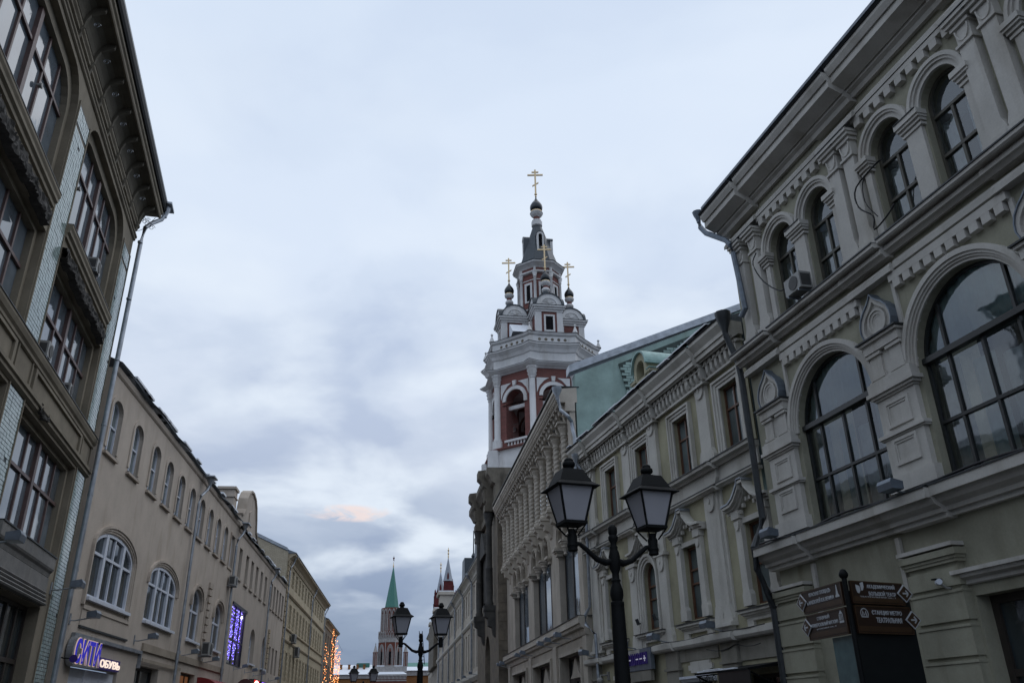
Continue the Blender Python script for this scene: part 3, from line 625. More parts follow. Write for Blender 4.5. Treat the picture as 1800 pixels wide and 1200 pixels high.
# dormer
mb = MB(); dx_ = 21.6
zz = 10.85
mb.prism([(dx_ - .62, zz - .3), (dx_ + .62, zz - .3), (dx_ + .62, zz + .25), (dx_ - .62, zz + .25)], 'y', -.55, .12)
mb.band(arch(dx_, .28, zz, zz + .55, n=14), arch(dx_, .46, zz - .01, zz + .62, .52, n=14), -.6, .12, True)
mb.box(dx_ - .72, dx_ - .36, -.5, .16, zz + .25, zz + .33); mb.box(dx_ + .36, dx_ + .72, -.5, .16, zz + .25, zz + .33); mb.box(dx_ - .46, dx_ - .62, -1.4, -.3, zz - .2, zz + .34)
B.part('dormer', mb, M['r2wall'])
B.part('dormer_roof', MB().ring(dx_, zz + .58, .5, .56, -2.2, .2, n=18).box(dx_ - .76, dx_ - .5, -2.2, .18, zz + .335, zz + .36).box(dx_ + .5, dx_ + .76, -2.2, .18, zz + .335, zz + .36), M['copper'])
B.part('dormer_window', MB().prism(arch(dx_, .27, zz, zz + .55), 'y', -.3, -.28), M['paneD'])
mb = MB()
for i in range(26):
    x = XN + .2 + random.random() * 11; mb.box(x, x + .3 + random.random() * .6, .42, .56 + random.random() * .03, B.Z(11.03, .5), B.Z(11.03, .5) + .02 + random.random() * .03)
B.part('snow_on_eave', mb, M['snow'], kind='stuff')
# drainpipes of R2
mb = MB(); mb.tube([(15.95, .5, 10.0), (15.93, .42, 9.7), (15.85, .34, 9.3), (15.8, .32, 8.8), (15.78, .32, 5.5), (15.78, .5, 5.1), (15.7, .68, 4.85), (15.66, .7, 4.4), (15.7, .5, 3.95), (15.72, .4, 3.6), (15.72, .4, 0.1)], .075)
mb.lathe(15.95, .5, [(.06, 9.9), (.08, 10.1), (.16, 10.35), (.2, 10.5), (.2, 10.56)], 10)
B.part('drainpipe', mb, M['metald'], label='dark drainpipe at the junction with the arched-window house', smooth=40)
mb = MB(); mb.tube([(26.6, .5, 9.85), (26.55, .3, 9.5), (26.6, .22, 9.1), (26.75, .22, 5.0), (26.9, .34, 4.75), (26.9, .34, 4.45), (26.35, .24, 4.1), (26.3, .2, .1)], .055)
mb.lathe(26.6, .5, [(.05, 9.75), (.07, 9.9), (.14, 10.05), (.15, 10.15)], 10)
B.part('drainpipe', mb, M['metal'], label='zinc drainpipe at the far corner', smooth=40)
# ================================================================== R3: house with twisted columns
C = Front('twisted_column_house', 1, -8.6, 6.6, 'warm grey stone house with twisted columns, deep cornice and green painted end wall', s0=47.4)
XN, XL = 28.35, 47.35
ops = [(30.45, 2.05), (36.35, 2.2), (42.3, 2.2)]
def triple(x, h, z0=4.75, zs=7.75):
    r = h / 3; P = [(x - h, z0), (x + h, z0)]
    for k in (2, 0, -2):
        cx = x + k * r
        for i in range(13):
            a = math.pi * i / 12; P.append((cx + (r - .06) * math.cos(a), zs + (r - .06) * 1.25 * math.sin(a)))
        if k > -2: P += [(cx - r + .05, zs - .05), (cx - r - .05, zs - .05)]
    P[2:2] = [(x + h, zs - .3)]; P.append((x - h, zs - .3)); return P
shops = [(30.9, 1.75), (36.75, 2.1), (43.0, 2.2)]
mb = MB(); wall_faces(mb, [(XN, 0), (XL, 0), (XL, 12.4), (XN, 12.4)], [triple(x, h) for x, h in ops] + [rect(x, h, .1, 3.72) for x, h in shops], 0, .34)
mb.box(XN, XL, -8, -7.8, 0, 12); C.part('wall', mb, M['r3'])
C.part('roof', MB().prism([(.3, 12.4), (-8, 16.6), (-16, 12.4), (-16, 12.1), (.3, 12.1)], 'x', XN + .45, XL), M['roofm'])
fw = [(-.06, 0), (-.06, 13.5), (-8, 16.95), (-16, 13.6), (-16, 0)]
C.part('fire_wall', MB().prism(fw, 'x', XN, XN + .42), M['green'], label='green painted end wall with bare brick near its top')
mb = MB(); P = [(.15, 13.55), (.15, 13.85), (-8.1, 17.3), (-16, 13.9), (-16, 13.6), (-8, 16.98)]; mb.prism(P, 'x', XN - .06, XN + .5); C.part('verge_flashing', mb, M['metal'])
mb = MB(); bm = MB()
for r in range(38):
    z = 12.34 + .115 * r
    for i in range(40):
        y = -1.8 - (i + (.5 if r % 2 else 0)) * .285 - max(0, (14.0 - z)) * .2 + random.random() * .015
        top = 13.5 + .425 * min(-y - .27, 16 - -y) - .2
        if -y > 12.3 or z + .1 > top: continue
        bm.box(XN - .078 - random.random() * .014, XN - .02, y, y - .262, z + random.random() * .004, z + .1)
C.part('bare_brickwork', bm, M['green'], kind='stuff')
mb = MB(); mb.prism([(-1.8, 13.98), (-2.05, 12.9), (-2.2, 12.32), (-12.4, 12.32), (-12.4, 14.85), (-8, 16.7)], 'x', XN - .06, XN + .01); C.part('mortar_bed', mb, M['greenm'])
# cornice
mb = MB(); mb.prism([(-.1, 12.35), (.58, 12.35), (.58, 12.42), (.64, 12.46), (.64, 12.58), (.7, 12.62), (.7, 12.68), (.76, 12.74), (.76, 12.86), (-.1, 12.95)], 'x', XN - .02, XL); C.part('cornice', mb, M['r3b'])
C.part('cornice_flashing', MB().box(XN - .03, XL, -.2, .8, 12.961, 12.99), M['metald'])
dt = MB().box(-.045, .045, 0, .045, 0, .09).mesh('dentil', M['r3b'])
for i in range(74): C.put('dentil', dt, XN + .1 + i * .255, .64, 12.465)
def console():
    m = MB(); m.prism([(-.02, 11.75), (.2, 11.78), (.27, 11.95), (.3, 12.08), (.44, 12.12), (.48, 12.24), (.56, 12.27), (.56, 12.35), (-.02, 12.35)], 'x', -.09, .09); return m
cs_ = C.me('console', console, M['r3b'])
for i in range(37): C.put('console', cs_, XN + .3 + i * .51)
scal = MB()
for i in range(36):
    x = XN + .3 + .255 + i * .51; scal.ring(x, 12.1, .14, .2, -.02, .45, n=8)
C.part('scallop_arches', scal, M['r3'], kind='stuff')
CX = [29.2 + 1.52 * i for i in range(12)]
prof = [(.125, 9.42 + (11.3 - 9.42) * i / 76) for i in range(77)]
tm = C.me('twisted_column', lambda: MB().lathe(0, .28, prof, 16, tw=34, amp=.14, k=2), M['r3b'], smooth=50)
def cbase():
    m = MB(); m.lathe(0, .28, [(.17, 9.18), (.19, 9.22), (.19, 9.28), (.14, 9.34), (.165, 9.38), (.13, 9.43)], 12)
    m.box(-.24, .24, -.02, .5, 9.08, 9.18); m.prism([(-.02, 8.35), (.05, 8.4), (.12, 8.62), (.3, 8.72), (.34, 8.9), (.46, 8.96), (.48, 9.08), (-.02, 9.08)], 'x', -.2, .2); return m
def ccap():
    m = MB(); m.lathe(0, .28, [(.13, 11.28), (.16, 11.33), (.13, 11.37), (.14, 11.45), (.22, 11.6), (.2, 11.64), (.26, 11.72)], 12); m.box(-.28, .28, -.02, .56, 11.72, 11.8); return m
cbm = C.me('column_base', cbase, M['r3b']); ccm = C.me('column_capital', ccap, M['r3b']); cfl = C.me('base_flashing', lambda: MB().box(-.27, .27, -.02, .53, 9.062, 9.082), M['metald'])
for x in CX:
    o = C.put('twisted_column', tm, x); link('column_base', cbm, o); link('capital', ccm, o)
mb = MB(); mb.box(XN + .05, XL, -.02, .06, 11.4, 11.5)
for i in range(11): mb.ring(CX[i] + .76, 10.9, .36, .5, -.02, .08, n=10)
C.part('end_pier', MB().box(XN - .02, XN + .6, -.5, .03, 0, 9.6), M['r3b'])
C.part('blind_arcade', mb, M['r3b'], kind='stuff')
C.part('end_pilaster', MB().box(XN - .0, XN + .5, 0, .2, 8.7, 12.3).box(XN - .05, XN + .6, -.0, .36, 12.0, 12.34), M['r3b'])
for x in CX[:-1]:
    C.part('blind_window', MB().prism(arch(x + .76, .24, 9.6, 10.85), 'y', -.01, .004), M['paneG'])
# arch mouldings, hanging capitals
for x, h in ops:
    r = h / 3
    for k in (2, 0, -2):
        m = MB(); cx = x + k * r
        for a, b, y in ((r - .06, r, .05), (r, r + .05, .1)):
            I = [(cx + a * math.cos(math.pi * i / 16), 7.75 + a * 1.25 * math.sin(math.pi * i / 16)) for i in range(17)]; O = [(cx + b * math.cos(math.pi * i / 16), 7.75 + b * 1.25 * math.sin(math.pi * i / 16)) for i in range(17)]
            m.band(I, O, -.3 if y < .06 else -.02, y + (k == 0) * .01)
        C.part('arch_moulding', m, M['r3b'])
        C.part('tympanum', MB().prism([(cx + (r - .06) * math.cos(math.pi * i / 12), 7.75 + (r - .06) * 1.25 * math.sin(math.pi * i / 12)) for i in range(13)], 'y', -.25, -.2), M['r3'])
    for q in (-h / 3, h / 3):
        C.part('hanging_capital', MB().lathe(x + q, 0, [(.03, 7.25), (.08, 7.3), (.06, 7.36), (.12, 7.5), (.17, 7.56), (.14, 7.6), (.2, 7.68), (.2, 7.75)], 10).box(x + q - .22, x + q + .22, -.25, .22, 7.752, 7.82), M['r3b'])
    for q in (-h, h):
        C.part('impost', MB().box(x + q - .22, x + q + .22, -.2, .16, 7.56, 7.62).box(x + q - .28, x + q + .28, -.22, .22, 7.62, 7.72).box(x + q - .16, x + q + .16, -.15, .1, 7.44, 7.56), M['r3b'])
    C.window('shop%g' % h, x, rect(0, h, 4.75, 7.76), .3, [-h / 3, h / 3], [], .06, .12, (M['woodd'], M['paneB']))
C.mould('sill_band', M['r3b'], XN - .1, XL, [(.05, 4.2), (.08, 4.3), (.1, 4.42), (.2, 4.5), (.22, 4.58), (.22, 4.62), (.28, 4.66), (.28, 4.9)])
C.part('sill_flashing', MB().box(XN - .1, XL, -.3, .31, C.Z(4.9, .28) + .002, C.Z(4.9, .28) + .02), M['metald'])
for x, h in shops:
    m = MB(); m.band(rect(0, h, 0, 3.72)[:], [(p[0] * (1 + .12 / h), p[1] + (.12 if p[1] > 1 else 0)) for p in rect(0, h, 0, 3.72)], -.02, .1, True)
    C.put('shop_surround', m.mesh('shop_surround', M['r3b'], C.mir), x)
    C.window('gshop%g' % h, x, rect(0, h, .1, 3.72), .32, [-h * .33, h * .33], [2.9], .1, .1, (M['woodd'], M['paneD']))
    C.part('door_pediment', MB().prism([(x - .9, 2.95), (x + .9, 2.95), (x + .55, 3.1), (x + .2, 3.5), (x, 3.62), (x - .2, 3.5), (x - .55, 3.1)], 'y', -.28, -.12), M['r3'])
for x in (39.7, 33.7, 46.4): C.part('pier_strip', MB().box(x - .35, x + .35, -.02, .09, 0, 4.18), M['r3b'])
mb = MB(); mb.tube([(28.0, .72, 12.45), (27.95, .62, 11.9), (27.8, .4, 11.6), (28.15, .2, 11.55), (28.15, .16, 11.2), (28.0, .14, 10.9), (28.0, .14, 9.6)], .07)
mb.lathe(28.0, .72, [(.06, 12.3), (.07, 12.45), (.17, 12.65), (.19, 12.78)], 10); C.part('drainpipe', mb, M['metal'], smooth=40)
# ================================================================== gate church block
G = Front('monastery_gate_church', 1, -8.6, 6.6, 'soot-blackened stone gate building with hanging columns, below the red and white bell tower', 'church', s0=53)
go = .5
mb = MB(); wall_faces(mb, [(47.4, 0), (58.4, 0), (58.4, 15.0), (47.4, 15.0)], [arch(52.6, 1.3, .1, 5.0)], go, .8)
mb.box(47.4, 47.7, -7, go - .01, 0, 15.0); mb.box(58.1, 58.4, -7, go - .01, 0, 15.0); mb.box(47.4, 58.4, -7.3, -7, 0, 15.0); mb.box(47.4, 58.4, -7, go - .85, 14.7, 15.2)
G.part('wall', mb, M['gates'])
for i in range(30):                       # stone courses of the end wall
    z = .1 + i * .5
    for k in range(2):
        off = .25 if i % 2 else 0
        y0 = -.0 + k * .27 - (.1 if i % 2 else 0); y1 = y0 + .255
        G.part('stone', MB().box(47.38 - random.random() * .015, 47.4, max(y0, -.02), min(y1, go), z + .012, z + .485), M['gates'])
G.part('entablature', MB().prism([(go, 12.9), (go + .2, 12.95), (go + .22, 13.3), (go + .12, 13.35), (go + .12, 14.3), (go + .3, 14.4), (go + .45, 14.7), (go + .6, 14.9), (go + .6, 15.25), (-6.8, 15.4), (-6.8, 14.9), (go - .3, 12.9)], 'x', 47.2, 58.5), M['gate'])
colx = [48.8, 54.3]
def gcol():
    m = MB(); m.lathe(0, go + .32, [(.24, 7.6), (.24, 7.75), (.19, 7.85), (.205, 8.5), (.2, 9.6), (.21, 9.62), (.21, 9.7), (.175, 9.72), (.165, 12.1)], 12)
    m.lathe(0, go + .32, [(.17, 12.1), (.22, 12.2), (.2, 12.3), (.28, 12.6), (.34, 12.9)], 10); m.box(-.3, .3, go - .02, go + .66, 7.3, 7.6)
    m.prism([(go, 5.9), (go + .12, 6.0), (go + .2, 6.4), (go + .42, 6.5), (go + .45, 6.9), (go + .62, 7.0), (go + .64, 7.3), (go, 7.3)], 'x', -.26, .26); return m
def gent():
    m = MB(); m.prism([(go, 12.9), (go + .62, 12.92), (go + .62, 13.3), (go + .5, 13.35), (go + .5, 14.3), (go + .7, 14.45), (go + .8, 14.7), (go + 1.0, 14.9), (go + 1.0, 15.35), (go, 15.5)], 'x', -.42, .42)
    for q in (-.25, 0, .25): m.prism([(go + .5, 13.5), (go + .6, 13.55), (go + .68, 14.25), (go + .5, 14.3)], 'x', q - .06, q + .06)
    return m
gc = G.me('hanging_column', gcol, M['gate2'], smooth=50); ge = G.me('entablature_block', gent, M['gate'])
for x in colx: o = G.put('hanging_column', gc, x); link('entablature_block', ge, o)
mb = MB(); mb.band(arch(53.2, 1.3, 8.2, 10.4), arch(53.2, 1.55, 8.2, 10.4), go, go + .16, True); mb.prism([(51.4, 11.0), (55, 11.0), (54.6, 11.5), (53.9, 12.3), (53.2, 12.6), (52.5, 12.3), (51.8, 11.5)], 'y', go, go + .3); G.part('icon_frame', mb, M['gate2'])
G.part('icon_panel', MB().prism(arch(53.2, 1.3, 8.2, 10.4), 'y', go + .004, go + .05), M['gate2'])
# ================================================================== bell tower
TZ = Vector((54 * math.sin(R(2.08)) + .12, 54 * math.cos(R(2.08)), 0))
T = link('bell_tower', None, None, TZ + Vector((0, 0, 15.2)), 'red brick and white stone octagonal bell tower with black onion domes and gilded crosses', cat='bell tower', rot=(0, 0, R(9.9)))
def tp(name, mb, mat, parent=None, **k):
    me = mb.mesh(name, mat, smooth=k.pop('smooth', None)); return link(name, me, parent or T, (0, 0, 0) if parent else (0, 0, -15.2), **k)
def octo(r, a0=22.5, n=8): return [(r * math.sin(R(a0 + 360 / n * i)), -r * math.cos(R(a0 + 360 / n * i))) for i in range(n)]
def octp(mb, lv, n=8, a0=22.5):
    vs = []
    for r, z in lv: vs += [(x, y, z) for x, y in octo(r, a0, n)]
    fs = [(j * n + i, j * n + (i + 1) % n, (j + 1) * n + (i + 1) % n, (j + 1) * n + i) for j in range(len(lv) - 1) for i in range(n)]
    return mb.add(vs, fs + [tuple(range(n))[::-1], tuple((len(lv) - 1) * n + i for i in range(n))])
def facebox(mb, ang, r, poly, t0, t1):
    """poly in face coordinates (u,z), extruded from radius r+t0 to r+t1 along the face normal"""
    a = R(ang); nx, ny = math.sin(a), -math.cos(a); ux, uy = math.cos(a), math.sin(a); n = len(poly)
    vs = [(ux * u + nx * (r + t), uy * u + ny * (r + t), z) for t in (t0, t1) for u, z in poly]
    return mb.add(vs, [tuple(range(n)), tuple(range(n, 2 * n))[::-1]] + [(i, n + i, n + (i + 1) % n, (i + 1) % n) for i in range(n)])
def faceband(mb, ang, r, inn, out, t0, t1, close=False):
    a = R(ang); nx, ny = math.sin(a), -math.cos(a); ux, uy = math.cos(a), math.sin(a); q = MB().band(inn, out, t0, t1, close)
    return mb.add([(ux * u + nx * (r + t), uy * u + ny * (r + t), z) for u, t, z in q.v], [f[::-1] for f in q.f])
tp('base_drum', octp(MB(), [(4.3, 15.2), (4.35, 15.6), (4.1, 15.7), (4.0, 17.4), (4.15, 17.5)]), M['white'])
tp('base_cornice', octp(MB(), [(4.15, 17.45), (4.25, 17.5), (4.25, 17.6), (3.95, 17.62)]), M['red'])
ap = 3.66 * math.cos(R(22.5))
for k in range(8):
    a = 45 * k; hw = 3.66 * math.sin(R(22.5))
    mb = MB(); q = MB(); wall_faces(q, [(-hw, 17.6), (hw, 17.6), (hw, 22.9), (-hw, 22.9)], [arch(0, .74, 17.65, 20.85)], 0, .75)
    aa = R(a); nx, ny = math.sin(aa), -math.cos(aa); ux, uy = math.cos(aa), math.sin(aa)
    mb.add([(ux * u + nx * (ap + t), uy * u + ny * (ap + t), z) for u, t, z in q.v], q.f)
    w_ = tp('brick_face', mb, M['red'])
    mb = MB(); faceband(mb, a, ap, arch(0, .74, 20.6, 20.85, n=14), arch(0, .98, 20.6, 20.85, n=14), -.02, .1, False)
    facebox(mb, a, ap, [(-.1, 21.85), (.1, 21.85), (.14, 22.2), (-.14, 22.2)], -.02, .13)
    for s_ in (-1, 1): facebox(mb, a, ap, [(s_ * .28, 22.1), (s_ * 1.12, 22.1), (s_ * 1.12, 21.05), (s_ * .95, 21.5), (s_ * .6, 21.92)], -.02, .06)
    tp('archivolt', mb, M['white'])
    mb = MB(); facebox(mb, a, ap, rect(0, .76, 20.35, 20.6), -.5, -.3); tp('tie_beam', mb, M['white'])
    mb = MB(); facebox(mb, a, ap, rect(0, .9, 18.05, 18.2), -.15, .06); facebox(mb, a, ap, rect(0, 1.15, 17.45, 17.62), -.2, .1); tp('balustrade_rail', mb, M['white'])
    for u in (-.62, -.37, -.12, .13, .38, .62):
        cx, cy = ux * u + nx * (ap - .05), uy * u + ny * (ap - .05)
        tp('baluster', MB().lathe(cx, cy, [(.06, 17.62), (.04, 17.66), (.085, 17.78), (.04, 17.95), (.06, 18.05)], 6), M['white'])
    ca = R(a + 22.5); cx, cy = 3.72 * math.sin(ca), -3.72 * math.cos(ca)
    o = tp('column', MB().lathe(cx, cy, [(.27, 18.2), (.27, 18.35), (.215, 18.42), (.2, 22.0)], 12), M['white'], smooth=50)
    tp('capital', MB().lathe(cx, cy, [(.2, 22.0), (.25, 22.05), (.21, 22.1), (.32, 22.3), (.25, 22.33), (.36, 22.55), (.28, 22.6), (.38, 22.75), (.38, 22.85)], 8), M['white'], o)
    px, py = 4.0 * math.sin(ca), -4.0 * math.cos(ca)
    tp('pedestal', MB().prism(octo2 := [(cx + .36 * math.cos(R(q_)) , cy + .36 * math.sin(R(q_))) for q_ in range(22, 382, 45)], 'z', 17.5, 18.2).prism([(px + .45 * math.cos(R(q_)), py + .45 * math.sin(R(q_))) for q_ in range(22, 382, 45)], 'z', 15.5, 17.5), M['white'])
def starry(mb, lv, e):
    """octagonal moulding that steps out over each corner column"""
    vs = []; n = 24
    for r, z in lv:
        for k in range(8):
            a = R(45 * k + 22.5); c0 = math.cos(R(22.5)); 
            hw = r * math.sin(R(22.5)); apo = r * c0
            for u, t in ((hw - .55, 0),):
                aa = R(45 * k); vs.append((math.cos(aa) * u + math.sin(aa) * apo, math.sin(aa) * u - math.cos(aa) * apo, z))
            vs.append(((r + e) * math.sin(a), -(r + e) * math.cos(a), z))
            aa = R(45 * (k + 1)); u = -(hw - .55); vs.append((math.cos(aa) * u + math.sin(aa) * apo, math.sin(aa) * u - math.cos(aa) * apo, z))
    fs = [(j * n + i, j * n + (i + 1) % n, (j + 1) * n + (i + 1) % n, (j + 1) * n + i) for j in range(len(lv) - 1) for i in range(n)]
    return mb.add(vs, fs + [tuple(range(n))[::-1], tuple((len(lv) - 1) * n + i for i in range(n))])
tp('architrave', starry(MB(), [(3.72, 22.78), (3.8, 22.85), (3.95, 22.9), (4.2, 23.05), (4.2, 23.1), (3.85, 23.15)], .32), M['white'])
tp('architrave_flashing', starry(MB(), [(4.22, 23.102), (4.22, 23.13)], .34), M['metald'])
tp('frieze', starry(MB(), [(3.8, 23.14), (3.8, 23.85), (3.9, 23.9), (4.0, 24.1), (4.2, 24.3), (4.25, 24.33), (4.25, 24.43)], .2), M['white'])
tp('frieze_flashing', starry(MB(), [(4.28, 24.432), (4.28, 24.46)], .22), M['metald'])
tp('parapet', starry(MB(), [(3.95, 24.46), (3.95, 25.05), (4.05, 25.08), (4.12, 25.2), (4.12, 25.25)], .12), M['white'])
tp('parapet_flashing', starry(MB(), [(4.15, 25.252), (4.15, 25.28), (.5, 25.6)], .14), M['metald'])
app_ = 3.95 * math.cos(R(22.5))
hole = MB().lathe(0, 0, [(.12, 0), (.12, .012)], 12)
for k in range(8):
    for u in (-.88, -.44, 0, .44, .88):
        a = R(45 * k); m = MB(); nx, ny, ux, uy = math.sin(a), -math.cos(a), math.cos(a), math.sin(a)
        facebox(m, 45 * k, app_, [(u + .11 * math.cos(R(30 * i)), 24.78 + .11 * math.sin(R(30 * i))) for i in range(12)], -.05, .004); tp('round_recess', m, M['gates'])
    a = R(45 * k + 22.5)
    tp('finial', MB().lathe(4.1 * math.sin(a), -4.1 * math.cos(a), [(.2, 25.28), (.18, 25.36), (.05, 25.72), (.05, 25.76), (.1, 25.84), (.05, 25.92), (.01, 25.95)], 8), M['white'])
def onion(mb, x, y, z, r):
    return mb.lathe(x, y, [(r * .55, z), (r * .9, z + r * .25), (r, z + r * .75), (r * .93, z + r * 1.15), (r * .68, z + r * 1.6), (r * .35, z + r * 2.05), (r * .14, z + r * 2.45), (r * .08, z + r * 2.75)], 20)
def cross(parent, x, y, z, h, ang):
    m = MB(); t = h * .028; a = R(ang); q = MB()
    q.box(-t, t, -t, t, z, z + h); q.box(-h * .27, h * .27, -t * .8, t * .8, z + h * .76, z + h * .81); q.box(-h * .12, h * .12, -t * .8, t * .8, z + h * .885, z + h * .925)
    q.prism([(-h * .11, z + h * .3), (h * .11, z + h * .44), (h * .11, z + h * .48), (-h * .11, z + h * .34)], 'y', -t * .8, t * .8)
    m.add([(x + math.cos(a) * u - math.sin(a) * v_, y + math.sin(a) * u + math.cos(a) * v_, zz_) for u, v_, zz_ in q.v], q.f)
    m.lathe(x, y, [(.01, z - .32), (h * .035, z - .3), (h * .02, z - .15), (h * .05, z - .1), (h * .05, z - .02), (h * .03, z)], 8)
    return tp('cross', m, M['gold'], parent)
for k, a in enumerate((0, 90, 180, 270)):
    r0 = 2.9; rc = 2.05
    ar = R(a); nx, ny, ux, uy = math.sin(ar), -math.cos(ar), math.cos(ar), math.sin(ar)
    def fb(mb, k_, poly, t0, t1):
        """face box on side k_ (-1, 0, 1) of the turret, offsets from the turret's own centre"""
        aa = R(a + 90 * k_); px_, py_, qx, qy = math.sin(aa), -math.cos(aa), math.cos(aa), math.sin(aa); n = len(poly)
        return mb.add([(nx * rc + qx * u + px_ * t, ny * rc + qy * u + py_ * t, z) for t in (t0, t1) for u, z in poly], [tuple(range(n)), tuple(range(n, 2 * n))[::-1]] + [(i, n + i, n + (i + 1) % n, (i + 1) % n) for i in range(n)])
    def fbd(mb, k_, I, O, t0, t1, close=False):
        aa = R(a + 90 * k_); px_, py_, qx, qy = math.sin(aa), -math.cos(aa), math.cos(aa), math.sin(aa); q = MB().band(I, O, t0, t1, close)
        return mb.add([(nx * rc + qx * u + px_ * t, ny * rc + qy * u + py_ * t, z) for u, t, z in q.v], [f[::-1] for f in q.f])
    lc = tp('turret', fb(MB(), 0, rect(0, .9, 25.2, 27.3), -.9, .9), M['red'])
    m = MB()
    for k_ in (-1, 0, 1):
        for s_ in (-1, 1): fb(m, k_, rect(s_ * .74, .2, 25.2, 27.25), .85, .95 + .002 * k_)
    fb(m, 0, rect(0, .99, 27.2, 27.35), -.99, .99); fb(m, 0, rect(0, 1.08, 27.35, 27.5), -1.08, 1.08); fb(m, 0, rect(0, 1.18, 27.5, 27.62), -1.18, 1.18)
    fbd(m, 0, rect(0, .26, 25.8, 26.85), rect(0, .38, 25.68, 26.97), .88, .99, True)
    tp('turret_trim', m, M['white'], lc)
    tp('turret_flashing', fb(MB(), 0, rect(0, 1.21, 27.621, 27.65), -1.21, 1.21), M['metald'], lc)
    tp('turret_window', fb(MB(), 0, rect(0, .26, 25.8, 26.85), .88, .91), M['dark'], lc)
    P = [(.9 * math.cos(R(15 * i)), 27.65 + .9 * math.sin(R(15 * i))) for i in range(13)]
    O = [(.96 * math.cos(R(15 * i)), 27.65 + .96 * math.sin(R(15 * i))) for i in range(13)]
    for k_ in (-1, 0, 1):
        g_ = tp('gable', fb(MB(), k_, P, .8, 1.05), M['white'], lc)
        m = MB(); I2 = [(.5 * math.cos(R(15 * i)), 27.78 + .4 * math.sin(R(15 * i))) for i in range(13)]; O2 = [(.55 * math.cos(R(15 * i)), 27.76 + .45 * math.sin(R(15 * i))) for i in range(13)]
        fbd(m, k_, I2, O2, 1.04, 1.1)
        for i in range(1, 8): q = R(22.5 * i); fb(m, k_, [(-.02, 27.78), (.02, 27.78), (.48 * math.cos(q) + .02, 27.78 + .38 * math.sin(q)), (.48 * math.cos(q) - .02, 27.78 + .38 * math.sin(q))], 1.04, 1.08)
        tp('shell', m, M['white'], lc)
        tp('barrel_roof', fbd(MB(), k_, P, O, .2, 1.12), M['roofd'], lc)
    dx2, dy2 = nx * 2.25, ny * 2.25
    tp('turret_roof', MB().lathe(dx2, dy2, [(.9, 28.0), (.5, 28.6), (.3, 28.9), (.2, 29.15)], 10), M['roofd'], lc)
    tp('turret_neck', MB().lathe(dx2, dy2, [(.22, 29.1), (.3, 29.2), (.3, 29.3), (.24, 29.4), (.2, 29.42)], 12), M['white'], lc)
    tp('neck_brick', MB().lathe(dx2, dy2, [(.18, 29.4), (.18, 29.62)], 12), M['red'], lc)
    tp('neck_bowl', MB().lathe(dx2, dy2, [(.2, 29.6), (.32, 29.72), (.36, 29.85), (.3, 29.92)], 12), M['white'], lc)
    tp('gilt_ring', MB().lathe(dx2, dy2, [(.31, 29.92), (.31, 29.97)], 12), M['gold'], lc)
    tp('onion_dome', onion(MB(), dx2, dy2, 29.95, .36), M['dome'], lc, smooth=60)
    cross(lc, dx2, dy2, 31.15, 1.85, -9.9)
# upper octagon
octd = lambda lv: octp(MB(), lv)
tp('upper_drum', octd([(1.5, 25.3), (1.5, 31.4)]), M['red'])
a8 = 1.5 * math.cos(R(22.5))
for k in range(8):
    a = 45 * k; m = MB()
    faceband(m, a, a8, rect(0, .17, 28.95, 30.25), rect(0, .32, 28.85, 30.42), -.02, .06, True); facebox(m, a, a8, rect(0, .52, 28.25, 28.35), -.02, .05); facebox(m, a, a8, rect(0, .5, 30.6, 30.66), -.02, .04); tp('window_surround', m, M['white'])
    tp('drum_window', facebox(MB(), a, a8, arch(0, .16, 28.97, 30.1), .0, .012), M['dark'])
    ca = R(a + 22.5); cx, cy = 1.56 * math.sin(ca), -1.56 * math.cos(ca)
    tp('drum_column', MB().lathe(cx, cy, [(.02, 27.7), (.16, 27.95), (.18, 28.15), (.11, 28.25), (.1, 30.75), (.14, 30.8), (.11, 30.85), (.19, 31.1), (.17, 31.15), (.2, 31.2), (.1, 31.25), (.1, 31.6)], 8), M['white'], smooth=50)
tp('drum_entablature', octd([(1.56, 31.15), (1.7, 31.2), (1.7, 31.32), (1.56, 31.36)]), M['white'])
tp('drum_frieze', octd([(1.53, 31.36), (1.53, 31.62)]), M['red'])
tp('drum_cornice', octd([(1.56, 31.6), (1.65, 31.7), (1.85, 31.85), (1.95, 31.9), (1.95, 32.02)]), M['white'])
tp('tent_roof', octd([(2.0, 32.02), (2.0, 32.06), (1.5, 32.35), (.34, 35.95), (.3, 36.0)]), M['roofd'])
for a in (0, 90, 180, 270):
    m = MB(); q = 1.02
    faceband(m, a, q, arch(0, .14, 33.3, 34.55, n=10), arch(0, .27, 33.2, 34.6, n=10), -.1, .1, True); d_ = tp('roof_dormer', m, M['white'])
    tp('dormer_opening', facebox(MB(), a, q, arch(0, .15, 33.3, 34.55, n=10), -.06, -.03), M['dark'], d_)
    m = MB(); faceband(m, a, q, [(p[0], p[1]) for p in arch(0, .28, 33.2, 34.6, n=10)], arch(0, .31, 33.2, 34.62, n=10), -.75, .12, False); facebox(m, a, 0, rect(0, .27, 33.2, 34.65), .2, q - .12); tp('dormer_roof', m, M['roofd'], d_)
tp('neck_collar', MB().lathe(0, 0, [(.3, 35.9), (.42, 36.0), (.42, 36.35), (.34, 36.4), (.36, 36.5), (.25, 36.55)], 14), M['white'])
tp('neck_drum', MB().lathe(0, 0, [(.24, 36.5), (.24, 36.85)], 14), M['red'])
tp('neck_bowl', MB().lathe(0, 0, [(.26, 36.8), (.42, 36.95), (.52, 37.15), (.42, 37.25)], 14), M['white'])
tp('gilt_ring', MB().lathe(0, 0, [(.44, 37.25), (.44, 37.32)], 16), M['gold'])
tp('onion_dome', onion(MB(), 0, 0, 37.3, .5), M['dome'], smooth=60)
cross(None, 0, 0, 39.0, 2.25, -9.9)
